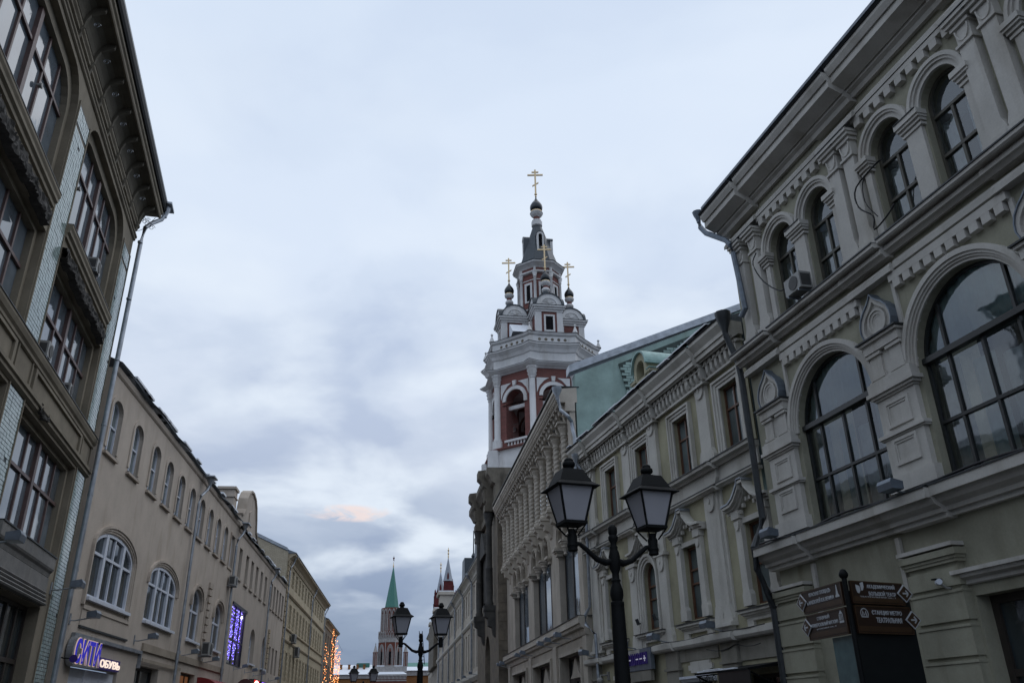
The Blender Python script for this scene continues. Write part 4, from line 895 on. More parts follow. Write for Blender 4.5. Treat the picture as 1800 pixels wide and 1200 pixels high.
tp('snow_patch', MB().prism([(-2.9, 25.62), (-1.7, 26.7), (-1.5, 26.7), (-1.5, 25.5)], 'x', -2.55, -1.25), M['snow'])
# bell room: floor, ceiling, bell
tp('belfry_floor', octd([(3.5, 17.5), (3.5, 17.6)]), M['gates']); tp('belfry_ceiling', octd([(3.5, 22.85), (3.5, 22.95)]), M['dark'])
bl = tp('bell', MB().lathe(-.6, -.9, [(.7, 19.2), (.62, 19.3), (.5, 19.7), (.42, 20.2), (.2, 20.45), (.05, 20.5), (.05, 21.0)], 18), M['gates'], smooth=40)
# ================================================================== R5: long pale terrace beyond the gate, R6 behind it
def rowhouse(name, side, az, d, x0, x1, zt, label, wallm, trimm, rows, strings, pitch=1.7, hw=.42, first=.9, eave=.45, depth=9, arch_rows=(), roofm=None, pane_=None, blocks=False):
    f = Front(name, side, az, d, label, s0=x0)
    cs = []; x = x0 + first
    while x < x1 - hw - .3: cs.append(x); x += pitch
    hs = [];
    for i, (a, b) in enumerate(rows):
        for c in cs: hs.append(arch(c, hw, a, b - hw * .8, hw * .8, n=8) if i in arch_rows else rect(c, hw, a, b))
    mb = MB(); wall_faces(mb, [(x0, 0), (x1, 0), (x1, zt), (x0, zt)], hs, 0, .25)
    mb.box(x0, x0 + .3, -depth, -.01, 0, zt); mb.box(x1 - .3, x1, -depth, -.01, 0, zt)
    f.part('wall', mb, wallm)
    for i, (a, b) in enumerate(rows):
        for c in cs:
            f.window('w%d' % i, c, arch(0, hw, a, b - hw * .8, hw * .8, n=8) if i in arch_rows else rect(0, hw, a, b), .22, [0], [], .06, .05, (M['whitef'], pane_ or M['paneG']), onepane=True)
    for a, b, o in strings: f.mould('string_course', trimm, x0, x1, [(o * .4, a), (o, a + (b - a) * .5), (o, b)], app=False)
    f.mould('eave_cornice', trimm, x0 - .05, x1 + .05, [(.08, zt - .55), (.12, zt - .35), (eave * .6, zt - .2), (eave, zt - .1), (eave, zt)], app=False)
    f.part('roof', MB().prism([(eave + .06, zt + .01), (eave + .06, zt + .05), (-depth * .5, zt + depth * .22), (-depth, zt)], 'x', x0 - .1, x1 + .1), roofm or M['roofm'])
    f.cs = cs
    return f
D = rowhouse('pale_terrace', 1, -8.6, 6.6, 58.6, 112, 12.2, 'long pale grey terrace with tall narrow windows, several drainpipes and dark green roof turrets', M['r3b'], M['r2trim'], [(.6, 3.2), (5.2, 8.0), (9.4, 11.2)], [(4.3, 4.8, .25), (8.4, 8.7, .18), (11.4, 11.5, .1)], pitch=2.1, hw=.5)
pl = lambda: MB().tube([(0, .4, 11.95), (0, .12, 11.5), (0, .12, .2)], .08, 6).lathe(0, .42, [(.08, 11.8), (.2, 12.1), (.2, 12.2)], 8)
pm_ = D.me('drainpipe', pl, M['metal'])
for x in (66.5, 74.5, 83, 91, 100, 108): D.put('drainpipe', pm_, x)
for i, (x, w_, h_) in enumerate(((64.5, 2.2, 2.6), (76.5, 1.6, 2.8))):
    D.part('roof_turret', MB().prism([(x - w_, 12.2), (x + w_, 12.2), (x + w_ * .7, 12.2 + h_), (x - w_ * .7, 12.2 + h_)], 'y', -3, -.1), M['roofd'])
mb = MB(); mb.lathe(76.2, -1, [(.1, 14.9), (.22, 15.3), (.06, 15.6), (.04, 17.6)], 8); D.part('roof_spike', mb, M['roofd'])
mb = MB()
for i in range(14): mb.tube([(62.6 + .3 * i, -.2, 14.8), (62.6 + .3 * i, -.2, 15.4)], .02, 4)
mb.tube([(62.5, -.2, 15.35), (66.7, -.2, 15.35)], .025, 4); D.part('roof_railing', mb, M['black'], kind='stuff')
D.part('roof_screen', MB().box(85, 88, -1.2, -.6, 12.3, 14.2).box(88.5, 90, -1.6, -1, 12.3, 13.6), M['metald'])
E6 = rowhouse('corner_shop_hall', 1, -8.2, 6.3, 113, 150, 14.6, 'pale grey building with snowy parapet blocks at the far end of the right side', M['r3'], M['r2trim'], [(.6, 3.6), (5.0, 8.2), (9.6, 12.8)], [(4.2, 4.6, .2), (8.8, 9.1, .2)], pitch=2.4, hw=.55)
for x, h_ in ((117, 2.6), (129, 1.9), (143, 1.4)):
    E6.part('parapet_block', MB().box(x - 1.6, x + 1.6, -1.6, .1, 14.6, 14.6 + h_).box(x - 1.9, x + 1.9, -1.8, .4, 14.6 + h_, 15 + h_), M['r3b'])
    E6.part('parapet_snow', MB().box(x - 1.8, x + 1.8, -1.7, .3, 15.01 + h_, 15.12 + h_), M['snow'])
E6.part('debris_net', MB().box(121, 137, .05, .6, 8.6, 14.9), M['gate'])
mb = MB()
for q in (0, .5): mb.tube([(149, .7 + q, 10.5), (147, 1.3 + q, 15.6)], .06, 5)
for i in range(10): mb.tube([(149 - .2 * i, .7 + .06 * i, 10.7 + .5 * i), (149 - .2 * i, 1.2 + .06 * i, 10.7 + .5 * i)], .045, 4)
E6.part('roof_ladder', mb, M['black'], kind='stuff')
# ================================================================== L1: ochre house with tiled strips, left foreground
F_ = Front('tiled_strip_house', -1, -14.8, 5.2, 'dark ochre house with glazed brick strips and deep bracketed eave, nearest on the left', s0=22.05)
XN, XL = 4.0, 22.05; WC = [18.7, 13.15, 7.6]
holes = []
for c in WC:
    holes += [rrect(c, 2.25, 11.2, 14.0, .75), rect(c, 2.25, 8.25, 10.35), rect(c, 2.25, 5.0, 7.2), rect(c, 1.75, .1, 4.0)]
mb = MB(); wall_faces(mb, [(XN, 0), (XL, 0), (XL, 14.8), (XN, 14.8)], holes, 0, .32); mb.box(XL, XL - .3, -8, -.01, 0, 14.8); mb.box(XN, XN + .3, -8, -.01, 0, 14.8)
F_.part('wall', mb, M['l1wall'])
F_.part('roof', MB().prism([(.66, 15.62), (.66, 15.7), (-4, 17.2), (-8, 15), (-8, 14.8)], 'x', XN, XL + .35), M['roofd'])
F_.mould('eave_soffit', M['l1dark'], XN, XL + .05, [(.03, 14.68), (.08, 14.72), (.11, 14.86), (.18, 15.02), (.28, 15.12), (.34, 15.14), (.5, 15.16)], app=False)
F_.mould('eave_fascia', M['l1wall'], XN, XL + .3, [(.45, 15.17), (.52, 15.13), (.54, 15.16), (.54, 15.25), (.58, 15.28), (.58, 15.37)], app=False)
F_.mould('gutter_edge', M['black'], XN, XL + .32, [(.5, 15.372), (.62, 15.38), (.655, 15.45), (.66, 15.6)], app=False)
F_.mould('frieze_string', M['l1wall'], XN, XL, [(.02, 14.12), (.05, 14.14), (.05, 14.2), (.08, 14.22), (.08, 14.27)], app=False)
F_.mould('upper_string', M['l1wall'], XN, XL, [(.02, 14.44), (.06, 14.46), (.06, 14.52), (.1, 14.56), (.1, 14.62)], app=False)
F_.mould('floor_string', M['l1wall'], XN, XL, [(.02, 8.0), (.05, 8.02), (.05, 8.08), (.09, 8.12), (.12, 8.2), (.12, 8.25)], app=False)
F_.mould('string_flashing', M['metald'], XN, XL, [(.135, 8.252), (.135, 8.27)], app=False)
F_.mould('broken_string', M['l1wall'], XN, XL, [(.02, 7.26), (.08, 7.3), (.08, 7.36), (.12, 7.38), (.12, 7.45)], app=False)
random.seed(3)
def rubble(x0, x1, z0, z1, o):
    n = int((x1 - x0) / .05); rows = 5; vs = []; fs = []
    for i in range(n + 1):
        x = x0 + (x1 - x0) * i / n; lo = z0 + .015 * random.random() + .03 * math.sin(i * .13) + .02 * math.sin(i * .41 + 1); hi = z1 - .02 * random.random() - .015 * math.sin(i * .23)
        for j in range(rows + 2):
            t = min(max(j - .5, 0), rows) / rows if 0 < j <= rows else (0 if j == 0 else 1)
            y = -.02 if j in (0, rows + 1) else o * (.75 + .35 * random.random()) - .03 * abs(math.sin(i * .21))
            vs.append((x, y, lo + (hi - lo) * t))
        if i:
            k = i * (rows + 2); p = k - rows - 2
            fs += [(p + j, k + j, k + j + 1, p + j + 1) for j in range(rows + 1)]
    return MB().add(vs, fs)
for c in WC:
    F_.part('sill_mould', MB().prism([(-.02, 10.85), (.05, 10.87), (.05, 10.95), (.1, 10.98), (.1, 11.05), (.13, 11.1), (.13, 11.16), (-.3, 11.2)], 'x', c - 2.28, c + 2.2), M['l1wall'])
    F_.part('sill_flashing', MB().box(c - 2.28, c + 2.2, -.3, .14, 11.162, 11.18), M['metald'])
    F_.part('broken_hood', rubble(c - 2.3, c + 1.95, 10.32, 10.62, .17), M['l1stone'], kind='stuff')
    F_.part('apron_panel', MB().band(rect(c, 2.0, 7.52, 7.92), rect(c, 2.12, 7.45, 7.98), -.02, .05, True), M['l1wall'])
    F_.part('broken_patch', rubble(c - 1.6, c - .9, 7.24, 7.48, .14), M['l1stone'], kind='stuff')
    for z0, z1, rr in ((11.22, 13.85, .7), (8.27, 10.3, None), (5.02, 7.15, None)):
        I = rrect(c, 2.08, z0, z1 - .08, rr) if rr else rect(c, 2.1, z0, z1 - .05); O = rrect(c, 2.24, z0, z1 + .14, .75) if rr else rect(c, 2.24, z0, z1 + .04)
        if rr: F_.part('window_reveal', MB().band(I, O, -.3, -.14, True), M['l1wall'])
        else: F_.part('window_reveal', MB().band([I[1], I[2], I[3], I[0]], [O[1], O[2], O[3], O[0]], -.3, -.14), M['l1wall'])
    vb = [-1.49, -.745, 0, .745, 1.49]
    F_.window('top', c, rrect(0, 2.2, 11.2, 13.98, .74), .28, vb, [12.97], .06, .065, (M['mauve'], M['paneB']), fd=.07)
    F_.window('midw', c, rect(0, 2.2, 8.25, 10.35), .28, vb, [9.45], .06, .065, (M['mauve'], M['paneB']), fd=.07)
    F_.window('loww', c, rect(0, 2.2, 5.0, 7.2), .28, vb, [6.29], .06, .065, (M['mauve'], M['paneB']), fd=.07)
    for z0, z1 in ((11.2, 13.97), (8.25, 10.35), (5.0, 7.2)):
        F_.part('main_mullion', MB().box(c - .075, c + .075, -.28, -.19, z0, z1), M['mauve'])
    F_.part('shop_ledge', MB().prism([(-.3, 4.6), (.04, 4.62), (.06, 4.7), (.1, 4.74), (.12, 4.78), (.12, 5.02), (-.3, 5.06)], 'x', c - 2.2, c + 1.75), M['l1ledge'])
    F_.part('shop_ledge_edge', MB().box(c - 2.2, c + 1.78, .0, .14, 5.022, 5.05), M['metald'])
    mb = MB(); mb.box(c - 2.2, c + 1.72, -.2, .06, 4.32, 4.6)
    F_.part('shop_frieze', mb, M['l1ledge'])
    for i in range(4): F_.part('shutter_slat', MB().prism([(-.1, 4.02 + .08 * i), (.1 - .015 * i, 4.03 + .08 * i), (.12 - .015 * i, 4.06 + .08 * i), (.1 - .015 * i, 4.085 + .08 * i), (-.1, 4.09 + .08 * i)], 'x', c - 2.2, c + 1.72), M['l1ledge'])
    F_.window('shopw', c, rect(0, 1.75, .1, 4.0), .3, [-1.1, -.4, .4, 1.1], [2.9], .08, .09, (M['woodd'], M['paneD']))
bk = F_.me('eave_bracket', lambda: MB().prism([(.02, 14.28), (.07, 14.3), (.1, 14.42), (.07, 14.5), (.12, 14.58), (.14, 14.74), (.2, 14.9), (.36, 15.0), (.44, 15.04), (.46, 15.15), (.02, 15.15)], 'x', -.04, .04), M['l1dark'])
bx_ = [21.75 - 1.06 * i for i in range(15)]
for x in bx_:
    o = F_.put('eave_bracket', bk, x)
curl = []
for i in range(15): a = R(40 * i); r_ = .075 * (1 - i / 20); curl.append((0, .3 + r_ * math.cos(a), 14.74 + r_ * math.sin(a)))
cm_ = F_.me('iron_curl', lambda: MB().tube(curl, .007, 4), M['metal'])
for x in bx_: F_.put('iron_curl', cm_, x + .05, .02, -.02)
mb = MB()
for k in range(5):
    pts = []
    for i in range(16):
        a = R(30 * i); r_ = .09 * (1 - i / 22); pts.append((XL + .06, .12 + .07 * k + r_ * math.cos(a), 14.9 - .06 * k + r_ * math.sin(a)))
    mb.tube(pts, .008, 4)
mb.tube([(XL + .06, .06, 14.5), (XL + .06, .2, 14.6), (XL + .06, .45, 15.0)], .01, 4); F_.part('iron_scrollwork', mb, M['metal'])
# glazed brick strips (each brick is under 10 pixels: joined)
def tiles(xc, hw, z0, z1):
    m = MB(); nx_ = 6; pw = 2 * hw / nx_; z = z0; r = 0
    while z < z1 - .05:
        for i in range(nx_):
            if random.random() < .006: continue
            o = .012 + random.random() * .006; m.box(xc - hw + i * pw + .006, xc - hw + (i + 1) * pw - .006, -.01, o, z + .006, z + .072)
        z += .078; r += 1
    return m
for xc in (21.5, 15.93, 10.38):
    for z0, z1 in ((13.13, 13.55), (8.27, 13.0), (.6, 7.24)):
        F_.part('tile_bed', MB().box(xc - .46, xc + .46, -.02, .004, z0 - .03, z1 + .03), M['metald'])
        F_.part('glazed_brick', tiles(xc, .45, z0, z1), M['tile'], kind='stuff')
    F_.part('strip_edge', MB().box(xc - .5, xc - .455, -.02, .03, 0, 13.6).box(xc + .455, xc + .5, -.02, .03, 0, 13.6), M['l1wall'])
mb = MB(); mb.tube([(22.45, .62, 15.35), (22.42, .55, 15.15), (22.2, .35, 14.85), (22.05, .24, 14.6), (21.95, .22, 14.0), (21.9, .22, 7.6), (21.85, .22, .1)], .062, 10)
mb.lathe(22.45, .62, [(.06, 15.25), (.07, 15.35), (.12, 15.5), (.13, 15.6)], 10).box(22.2, 22.75, .5, .8, 15.6, 15.66)
for z in (14.0, 12.2, 10.4, 8.6, 6.8, 5.0, 3.2): mb.lathe(21.9, .22, [(.07, z), (.07, z + .05)], 10)
F_.part('drainpipe', mb, M['metal'], smooth=40)
# ================================================================== L2: sand house with small arched windows
H = Front('arched_sand_house', -1, -7.8, 8.0, 'sand-coloured house with two wide white arched windows and small arched windows above', s0=22.2)
XN, XL = 22.2, 42.4
sm = [23.0, 25.1, 27.2, 28.95, 30.72, 32.5, 34.25, 35.98, 37.7, 39.4]
sa = lambda x: arch(x, .44, 8.4, 9.62, .3, n=10)
bigp = lambda x, h: arch(x, h, 4.7, 6.0, .55, n=16)
holes = [sa(x) for x in sm] + [rect(41.1, .42, 8.4, 9.85)] + [bigp(24.95, 1.74), bigp(30.35, 1.78), arch(35.45, .88, 4.66, 6.1, .5), arch(39.85, .95, 4.66, 6.1, .5)]
holes += [rect(25.0, 1.9, .1, 3.08), rect(30.0, 1.35, .1, 3.4), rect(35.7, 1.2, .3, 3.5), rect(40, 2.2, .3, 3.0)]
mb = MB(); wall_faces(mb, [(XN, 0), (XL, 0), (XL, 10.65), (XN, 10.65)], holes, 0, .3); mb.box(XN, XN + .3, -9, -.01, 0, 10.65)
H.part('wall', mb, M['l2wall'])
def wavy(f, x0, x1, z, o=.2, name='roof'):
    n = int((x1 - x0) / .8); vs = []; fs = []
    for i in range(n + 1):
        x = x0 + (x1 - x0) * i / n; dz_ = .05 * math.sin(i * 1.3) + random.uniform(-.03, .03)
        vs += [(x, o + random.uniform(-.03, .03), z + dz_), (x, o - .02, z + dz_ - .05), (x, -4.5, z + 2.0), (x, -9, z - .1)]
        if i: k = 4 * i; fs += [(k - 4, k, k + 1, k - 3), (k - 4, k - 2, k + 2, k), (k - 2, k - 1, k + 3, k + 2)]
    return f.part(name, MB().add(vs, fs), M['roofd'])
wavy(H, XN - .1, XL, 10.78)
H.mould('eave_strip', M['l2wall'], XN, XL, [(.02, 10.52), (.06, 10.56), (.1, 10.68)], app=False)
ss = H.me('small_surround', lambda: MB().band(arch(0, .44, 8.5, 9.62, .3, n=10)[1:] + [(-.44, 8.5)], arch(0, .57, 8.5, 9.64, .42, n=10)[1:] + [(-.57, 8.5)], -.02, .035), M['l2wall'])
sl2 = H.me('small_sill', lambda: MB().box(-.56, .56, -.3, .09, 8.3, 8.37), M['l2trim']); sl3 = H.me('sill_edge', lambda: MB().box(-.46, .46, -.3, .06, 8.372, 8.41), M['roofd'])
for x in sm:
    H.put('window_surround', ss, x); o = H.put('sill', sl2, x); link('sill_sheet', sl3, o)
    H.window('small', x, sa(0), .15, [0], [9.2], .05, .05, (M['whitef'], M['paneG']))
H.put('window_surround', H.me('rs', lambda: MB().band(rect(0, .42, 8.4, 9.85), rect(0, .52, 8.3, 9.95), -.02, .05, True), M['l2trim']), 41.1); H.window('rs', 41.1, rect(0, .42, 8.4, 9.85), .15, [0], [9.2], .05, .05, (M['whitef'], M['paneG']))
def segband(x, h, t0, t1, y, z0=5.85, rise=.55, zs=6.0, n=16):
    I = arch(x, h + t0, z0, zs, rise + t0, n=n)[1:]; O = arch(x, h + t1, z0, zs, rise + t1, n=n)[1:]
    return MB().band(I + [(x - h - t0, z0)], O + [(x - h - t1, z0)], -.02, y)
for x, h in ((24.95, 1.74), (30.35, 1.78)):
    for t0, t1, y in ((.02, .08, .02), (.08, .15, .045), (.15, .23, .08)): H.part('arch_hood', segband(x, h, t0, t1, y, z0=5.85 if x > 28 else 4.5), M['l2wall'])
    o = H.window('big%g' % x, x, bigp(0, h), .1, [-.78, 0, .78], [5.85], .09, .07, (M['whitef'], M['paneD']), fd=.08)
    H.part('wide_mullion', MB().box(x - .87, x - .69, -.1, -.01, 4.72, 6.45), M['whitef']); H.part('wide_mullion', MB().box(x + .69, x + .87, -.1, -.01, 4.72, 6.45), M['whitef'])
    H.part('white_sill', MB().box(x - h - .05, x + h + .15, -.16, .12, 4.62, 4.7), M['whitef'])
H.part('apron_moulding', MB().box(23.1, 27.1, -.02, .06, 4.4, 4.5).box(23.1, 27.1, -.02, .03, 4.0, 4.4), M['l2wall'])
for x, h in ((35.45, .88), (39.85, .95)):
    for t0, t1, y in ((.0, .1, .05), (.1, .2, .1)): H.part('arch_hood', segband(x, h, t0, t1, y, z0=5.9, rise=.5, zs=6.1, n=12), M['l2trim'])
    H.window('bw%g' % x, x, arch(0, h, 4.66, 6.1, .5), .14, [-.12], [5.75], .1, .08, (M['whitef'], M['paneD'])); H.part('white_sill', MB().box(x - h - .1, x + h + .2, -.2, .12, 4.58, 4.66), M['whitef'])
qk = H.me('quoin', lambda: MB().prism([(-.3, 0), (.3, 0), (.3, .22), (-.3, .22)], 'y', -.02, .08), M['l2trim'])
for i in range(8): H.put('quoin', qk, 37.6, 0, 4.9 + .29 * i)
H.part('quoin_strip', MB().box(37.1, 37.2, -.02, .04, 4.4, 6.5), M['l2trim'])
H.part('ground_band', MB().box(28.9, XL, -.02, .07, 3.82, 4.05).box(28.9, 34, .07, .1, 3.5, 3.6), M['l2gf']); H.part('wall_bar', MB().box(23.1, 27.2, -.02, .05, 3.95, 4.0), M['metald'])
H.part('shop_ledge', MB().box(22.75, 28.75, -.02, .1, 3.7, 3.79).box(28.68, 28.75, -.02, .1, 3.3, 3.7), M['metal'])
for i, x in enumerate((23.75, 25.0, 26.25)): H.part('white_shutter', MB().box(x - .6, x + .6, -.12, -.08, .1, 3.02), M['whitef'])
H.window('dd', 30.0, rect(0, 1.35, .1, 3.4), .28, [0], [2.6], .1, .1, (M['woodd'], M['paneD']))
H.window('os', 35.7, rect(0, 1.2, .3, 3.5), .25, [-.4, .4], [], .08, .07, (M['woodd'], M['shopwin'])); H.window('cs', 40, rect(0, 2.2, .3, 3.0), .25, [0], [], .08, .07, (M['woodd'], M['paneD']))
def pipeL(f, x, zt, label=None, o=.34, zb=.1, jog=.4):
    mb = MB(); mb.tube([(x + .5, o, zt - .25), (x + .45, o * .8, zt - .45), (x + .05, .16, zt - .8), (x, .13, zt - 1.1), (x, .13, zb)], .055, 8)
    mb.lathe(x + .5, o, [(.05, zt - .35), (.07, zt - .2), (.14, zt - .05), (.15, zt + .03)], 8).box(x + .2, x + .85, o - .12, o + .2, zt + .03, zt + .08)
    return f.part('drainpipe', mb, M['metal'], smooth=40, label=label)
pipeL(H, 33.1, 10.6); pipeL(H, 41.6, 10.6)
# ================================================================== L3
K = Front('curved_gable_house', -1, -7.8, 8.0, 'sand-coloured house with a curved attic gable and a tall window full of violet string lights', s0=42.45)
XN, XL = 42.45, 62.0
ru = [43.7, 45.75, 47.45, 49.15, 50.9, 52.65, 55.25, 56.7, 58.1, 59.5, 60.9]
holes = [rect(x, .42, 8.3, 9.75) for x in ru] + [rect(45.05, 1.98, 4.3, 7.1), arch(49.9, .85, 4.72, 5.9, .6), arch(54.4, .8, 4.72, 5.9, .6)] + [rect(x, .4, 4.6, 6.15) for x in (56.9, 58.5, 60.1)] + [rect(47, 2.5, .2, 3.3), rect(54, 2.5, .2, 3.3)]
mb = MB(); wall_faces(mb, [(XN, 0), (XL, 0), (XL, 10.5), (XN, 10.5)], holes, 0, .35); K.part('wall', mb, M['l2wall'])
wavy(K, XN, XL, 10.6)
K.mould('eave_strip', M['l2wall'], XN, XL, [(.02, 10.36), (.06, 10.4), (.1, 10.5)], app=False)
for x in ru: K.window('r', x, rect(0, .42, 8.3, 9.75), .2, [0], [9.1], .05, .05, (M['green_frame'], M['paneG'])); K.put('sill', K.me('sl', lambda: MB().box(-.5, .5, -.02, .08, 8.18, 8.28), M['l2trim']), x)
for x, h in ((49.9, .85), (54.4, .8)): K.window('a%g' % x, x, arch(0, h, 4.72, 5.9, .6), .26, [0], [5.6], .08, .07, (M['whitef'], M['paneG'])); K.part('white_sill', MB().box(x - h, x + h + .2, -.2, .12, 4.62, 4.7), M['whitef'])
for x in (56.9, 58.5, 60.1): K.window('lo', x, rect(0, .4, 4.6, 6.15), .26, [0], [], .05, .05, (M['green_frame'], M['paneG']), onepane=True)
K.window('violet', 45.05, rect(0, 1.98, 4.3, 7.1), .08, [-.66, .66], [5.45], .07, .07, (M['frame'], M['glassR'])); K.part('window_header', MB().box(43.0, 47.15, -.33, .06, 6.98, 7.12), M['metald'])
K.part('window_backing', MB().box(43.1, 47.0, -.9, -.85, 4.3, 7.1), M['room'])
for i in range(8): K.put('quoin', K.me('qk', lambda: MB().box(-.28, .28, -.02, .08, 0, .22), M['l4trim']), 55.8, 0, 4.8 + .29 * i)
pipeL(K, 53.8, 10.45)
g = [(42.9, 10.4), (48.6, 10.4), (48.5, 10.9), (48.1, 11.0), (47.9, 11.2), (47.6, 11.3), (47.3, 11.9), (46.9, 12.5), (46.4, 12.85), (45.7, 13.0), (45.0, 12.95), (44.4, 12.7), (44.0, 12.3), (43.8, 11.7), (43.4, 11.35), (43.0, 11.3)]
K.part('attic_gable', MB().prism(g, 'y', -.45, -.08).prism([(45.1, 11.3), (46.0, 11.3), (46.0, 11.9), (45.55, 12.1), (45.1, 11.9)], 'y', -.09, -.02), M['l2wall'])
K.part('gable_coping', MB().band(g[2:], [(x + (.06 if x > 45.7 else -.06), z + .1) for x, z in g[2:]], -.5, .0), M['l2trim'])
K.part('attic_block', MB().box(42.5, 43.3, -1.2, -.45, 10.6, 12.5).box(42.4, 43.4, -1.3, -.38, 12.5, 12.62).box(42.42, 43.38, -1.28, -.4, 12.1, 12.16), M['l2wall'])
# ================================================================== L4
Q = rowhouse('rusticated_yellow_house', -1, -7.0, 8.94, 62.2, 91.5, 12.9, 'taller yellowish house with crumbling rusticated window surrounds and a bare brick end wall', M['l4wall'], M['l4trim'], [(.6, 3.4), (4.5, 6.45), (8.1, 9.75), (10.95, 12.15)], [(3.8, 4.1, .15), (7.05, 7.25, .12), (7.85, 7.98, .12), (10.15, 10.35, .16), (12.4, 12.5, .12)], pitch=2.12, hw=.42, first=1.3, arch_rows=(1,), eave=.5)
Q.part('end_wall', MB().add([(62.05, 0, 0), (62.05, -10, 0), (62.05, -10, 13.0), (62.05, -5, 15.3), (62.05, -.02, 13.0)], [(0, 1, 2, 3, 4)]), M['l4brick'])
Q.part('verge_flashing', MB().prism([(-.1, 13.1), (-.1, 13.3), (-5, 15.6), (-10, 13.3), (-10, 13.0), (-5, 15.3)], 'x', 61.98, 62.6), M['metal'])
rb = Q.me('rustic_block', lambda: MB().box(-.13, .13, -.02, .03, 0, .19), M['l4trim']); rb2 = Q.me('rustic_quoin', lambda: MB().box(-.2, .2, -.02, .09, 0, .26), M['l4trim'])
for c in Q.cs:
    for z0, z1 in ((4.6, 6.3), (8.15, 9.7), (11.0, 12.1)):
        z = z0; i = 0
        while z < z1:
            for s_ in (-1, 1): Q.put('rustic_block', rb, c + s_ * (.58 + .05 * (i % 2)), 0, z)
            z += .34; i += 1
for i in range(36): Q.put('rustic_quoin', rb2, 62.45 + .12 * (i % 2), 0, .2 + .35 * i)
pipeL(Q, 62.75, 12.8); pipeL(Q, 78.6, 12.8); pipeL(Q, 90.8, 12.8)
# far building hung with garlands
W7 = rowhouse('garland_house', -1, -7.0, 9.1, 93, 109, 11.7, 'far grey-brown house on the left whose front glows with orange light strings', M['gates'], M['l4trim'], [(.6, 3.4), (5, 7.6), (8.6, 10.6)], [(4.2, 4.5, .15)], pitch=2.6, hw=.5)
random.seed(11)
def leds(pts, r):
    m = MB()
    for x, y, z in pts:
        m.add([(x - r, y, z), (x + r, y, z), (x, y - r, z), (x, y + r, z), (x, y, z - r), (x, y, z + r)], [(0, 2, 5), (2, 1, 5), (1, 3, 5), (3, 0, 5), (2, 0, 4), (1, 2, 4), (3, 1, 4), (0, 3, 4)])
    return m
def garland(label, x0, x1, o0, o1, zt, n):
    for nm, mt in (('string_lights', 'warm'),):
        P = []
        for k in range(n):
            x = random.uniform(x0, x1); o = o0 + (o1 - o0) * random.random(); top = zt(x) - random.random() * 1.2; z = top
            while z > .8:
                P.append((x + random.gauss(0, .08), o + random.gauss(0, .05), z)); z -= random.uniform(.16, .34)
                if random.random() < .06: z -= random.random() * 1.2
        t = W7.thing('string_lights', label, 'string lights', x0, 0, 0)
        for i, mt in enumerate(('warm', 'warmw')):
            pp_ = P[i::2] if i == 0 else P[1::4]
            m = leds(pp_, .045 if i == 0 else .055); me = m.mesh('light_bulbs', M[mt], True); o_ = link('light_bulbs', me, t, (x0, 0, 0), kind='stuff')
        wm = MB().tube([(x0 + .2, o0, zt(x0)), (x1 - .2, o1, zt(x1))], .012, 4); link('wire', wm.mesh('wire', M['cable'], True), t, (x0, 0, 0))
garland('orange light strings hanging at the near end of the far left facade', 93.5, 98, .1, .35, lambda x: 10.2, 3)
garland('dense orange light strings bulging out from the far end of the left facade', 98, 108, .25, 1.0, lambda x: 11.6 - abs(x - 99) * .22, 17)
# violet curtain of light in the L3 window
vt = K.thing('light_curtain', 'curtain of violet and blue string lights behind the tall dark window', 'string lights', 45.05, -.15, 4.7)
for i, mt in enumerate(('led', 'led', 'led2')):
    P = []
    for k in range(13):
        x = -1.85 + 3.7 * (k + .5) / 13 + random.gauss(0, .03); z = 7.02 - random.random() * .1; zb = 4.75 + (.55 if k > 8 else 0) - random.random() * .3
        while z > zb: P.append((x + random.gauss(0, .07), random.gauss(0, .015), z - 4.7)); z -= random.uniform(.1, .2) * (1 if i < 2 else 2.2)
    link('light_bulbs', leds(P, .021).mesh('light_bulbs', M[mt], True), vt, (0, 0, 0), kind='stuff')
link('wire', MB().tube([(-1.9, 0, 2.36), (1.9, 0, 2.36)], .01, 4).mesh('wire', M['cable'], True), vt)
link('white_bulb', MB().lathe(1.65, .0, [(.02, 1.98), (.05, 2.0), (.06, 2.06), (.05, 2.12), (.02, 2.15)], 10).mesh('white_bulb', M['led2'], True), vt)
# ================================================================== far landmarks
def viewroot(name, az, dist, label, cat, lat=0, z=0, extra=0):
    a = R(az); p = Vector((math.sin(a) * dist + math.cos(a) * lat, math.cos(a) * dist - math.sin(a) * lat, z))
    return link(name, None, None, p, label, cat=cat, rot=(0, 0, -a + R(extra)))
def sub(par, name, mb, mat, zo=0, **k): return link(name, mb.mesh(name, mat, smooth=k.pop('smooth', None)), par, (0, 0, -zo if zo else 0), **k)
KT = viewroot('fortress_tower', -8.117, 390, 'far red brick fortress tower with a green tent spire and white pointed tracery', 'tower', lat=-1.15)
kp = lambda name, mb, mat, par=None, **k: link(name, mb.mesh(name, mat), par or KT, (0, 0, 0), **k)
kp('lower_body', MB().box(-7.5, 7.5, 0, 14, 0, 20.6), M['kred'])
for i in range(26): kp('cornice_block', MB().box(-7.4 + i * .58, -7.05 + i * .58, -.35, 0, 19.0, 20.2), M['kwhite'])
kp('lower_cornice', MB().box(-7.7, 7.7, -.5, 14.2, 20.3, 20.9).box(-7.6, 7.6, -.2, 14, 18.3, 18.7), M['kwhite'])
kp('snowy_roof', MB().add([(-7.8, -.6, 21), (7.8, -.6, 21), (7.8, 14.4, 21), (-7.8, 14.4, 21), (-5.2, 2, 22.8), (5.2, 2, 22.8), (5.2, 12, 22.8), (-5.2, 12, 22.8)], [(0, 1, 5, 4), (1, 2, 6, 5), (2, 3, 7, 6), (3, 0, 4, 7), (4, 5, 6, 7), (3, 2, 1, 0)]), M['snow'])
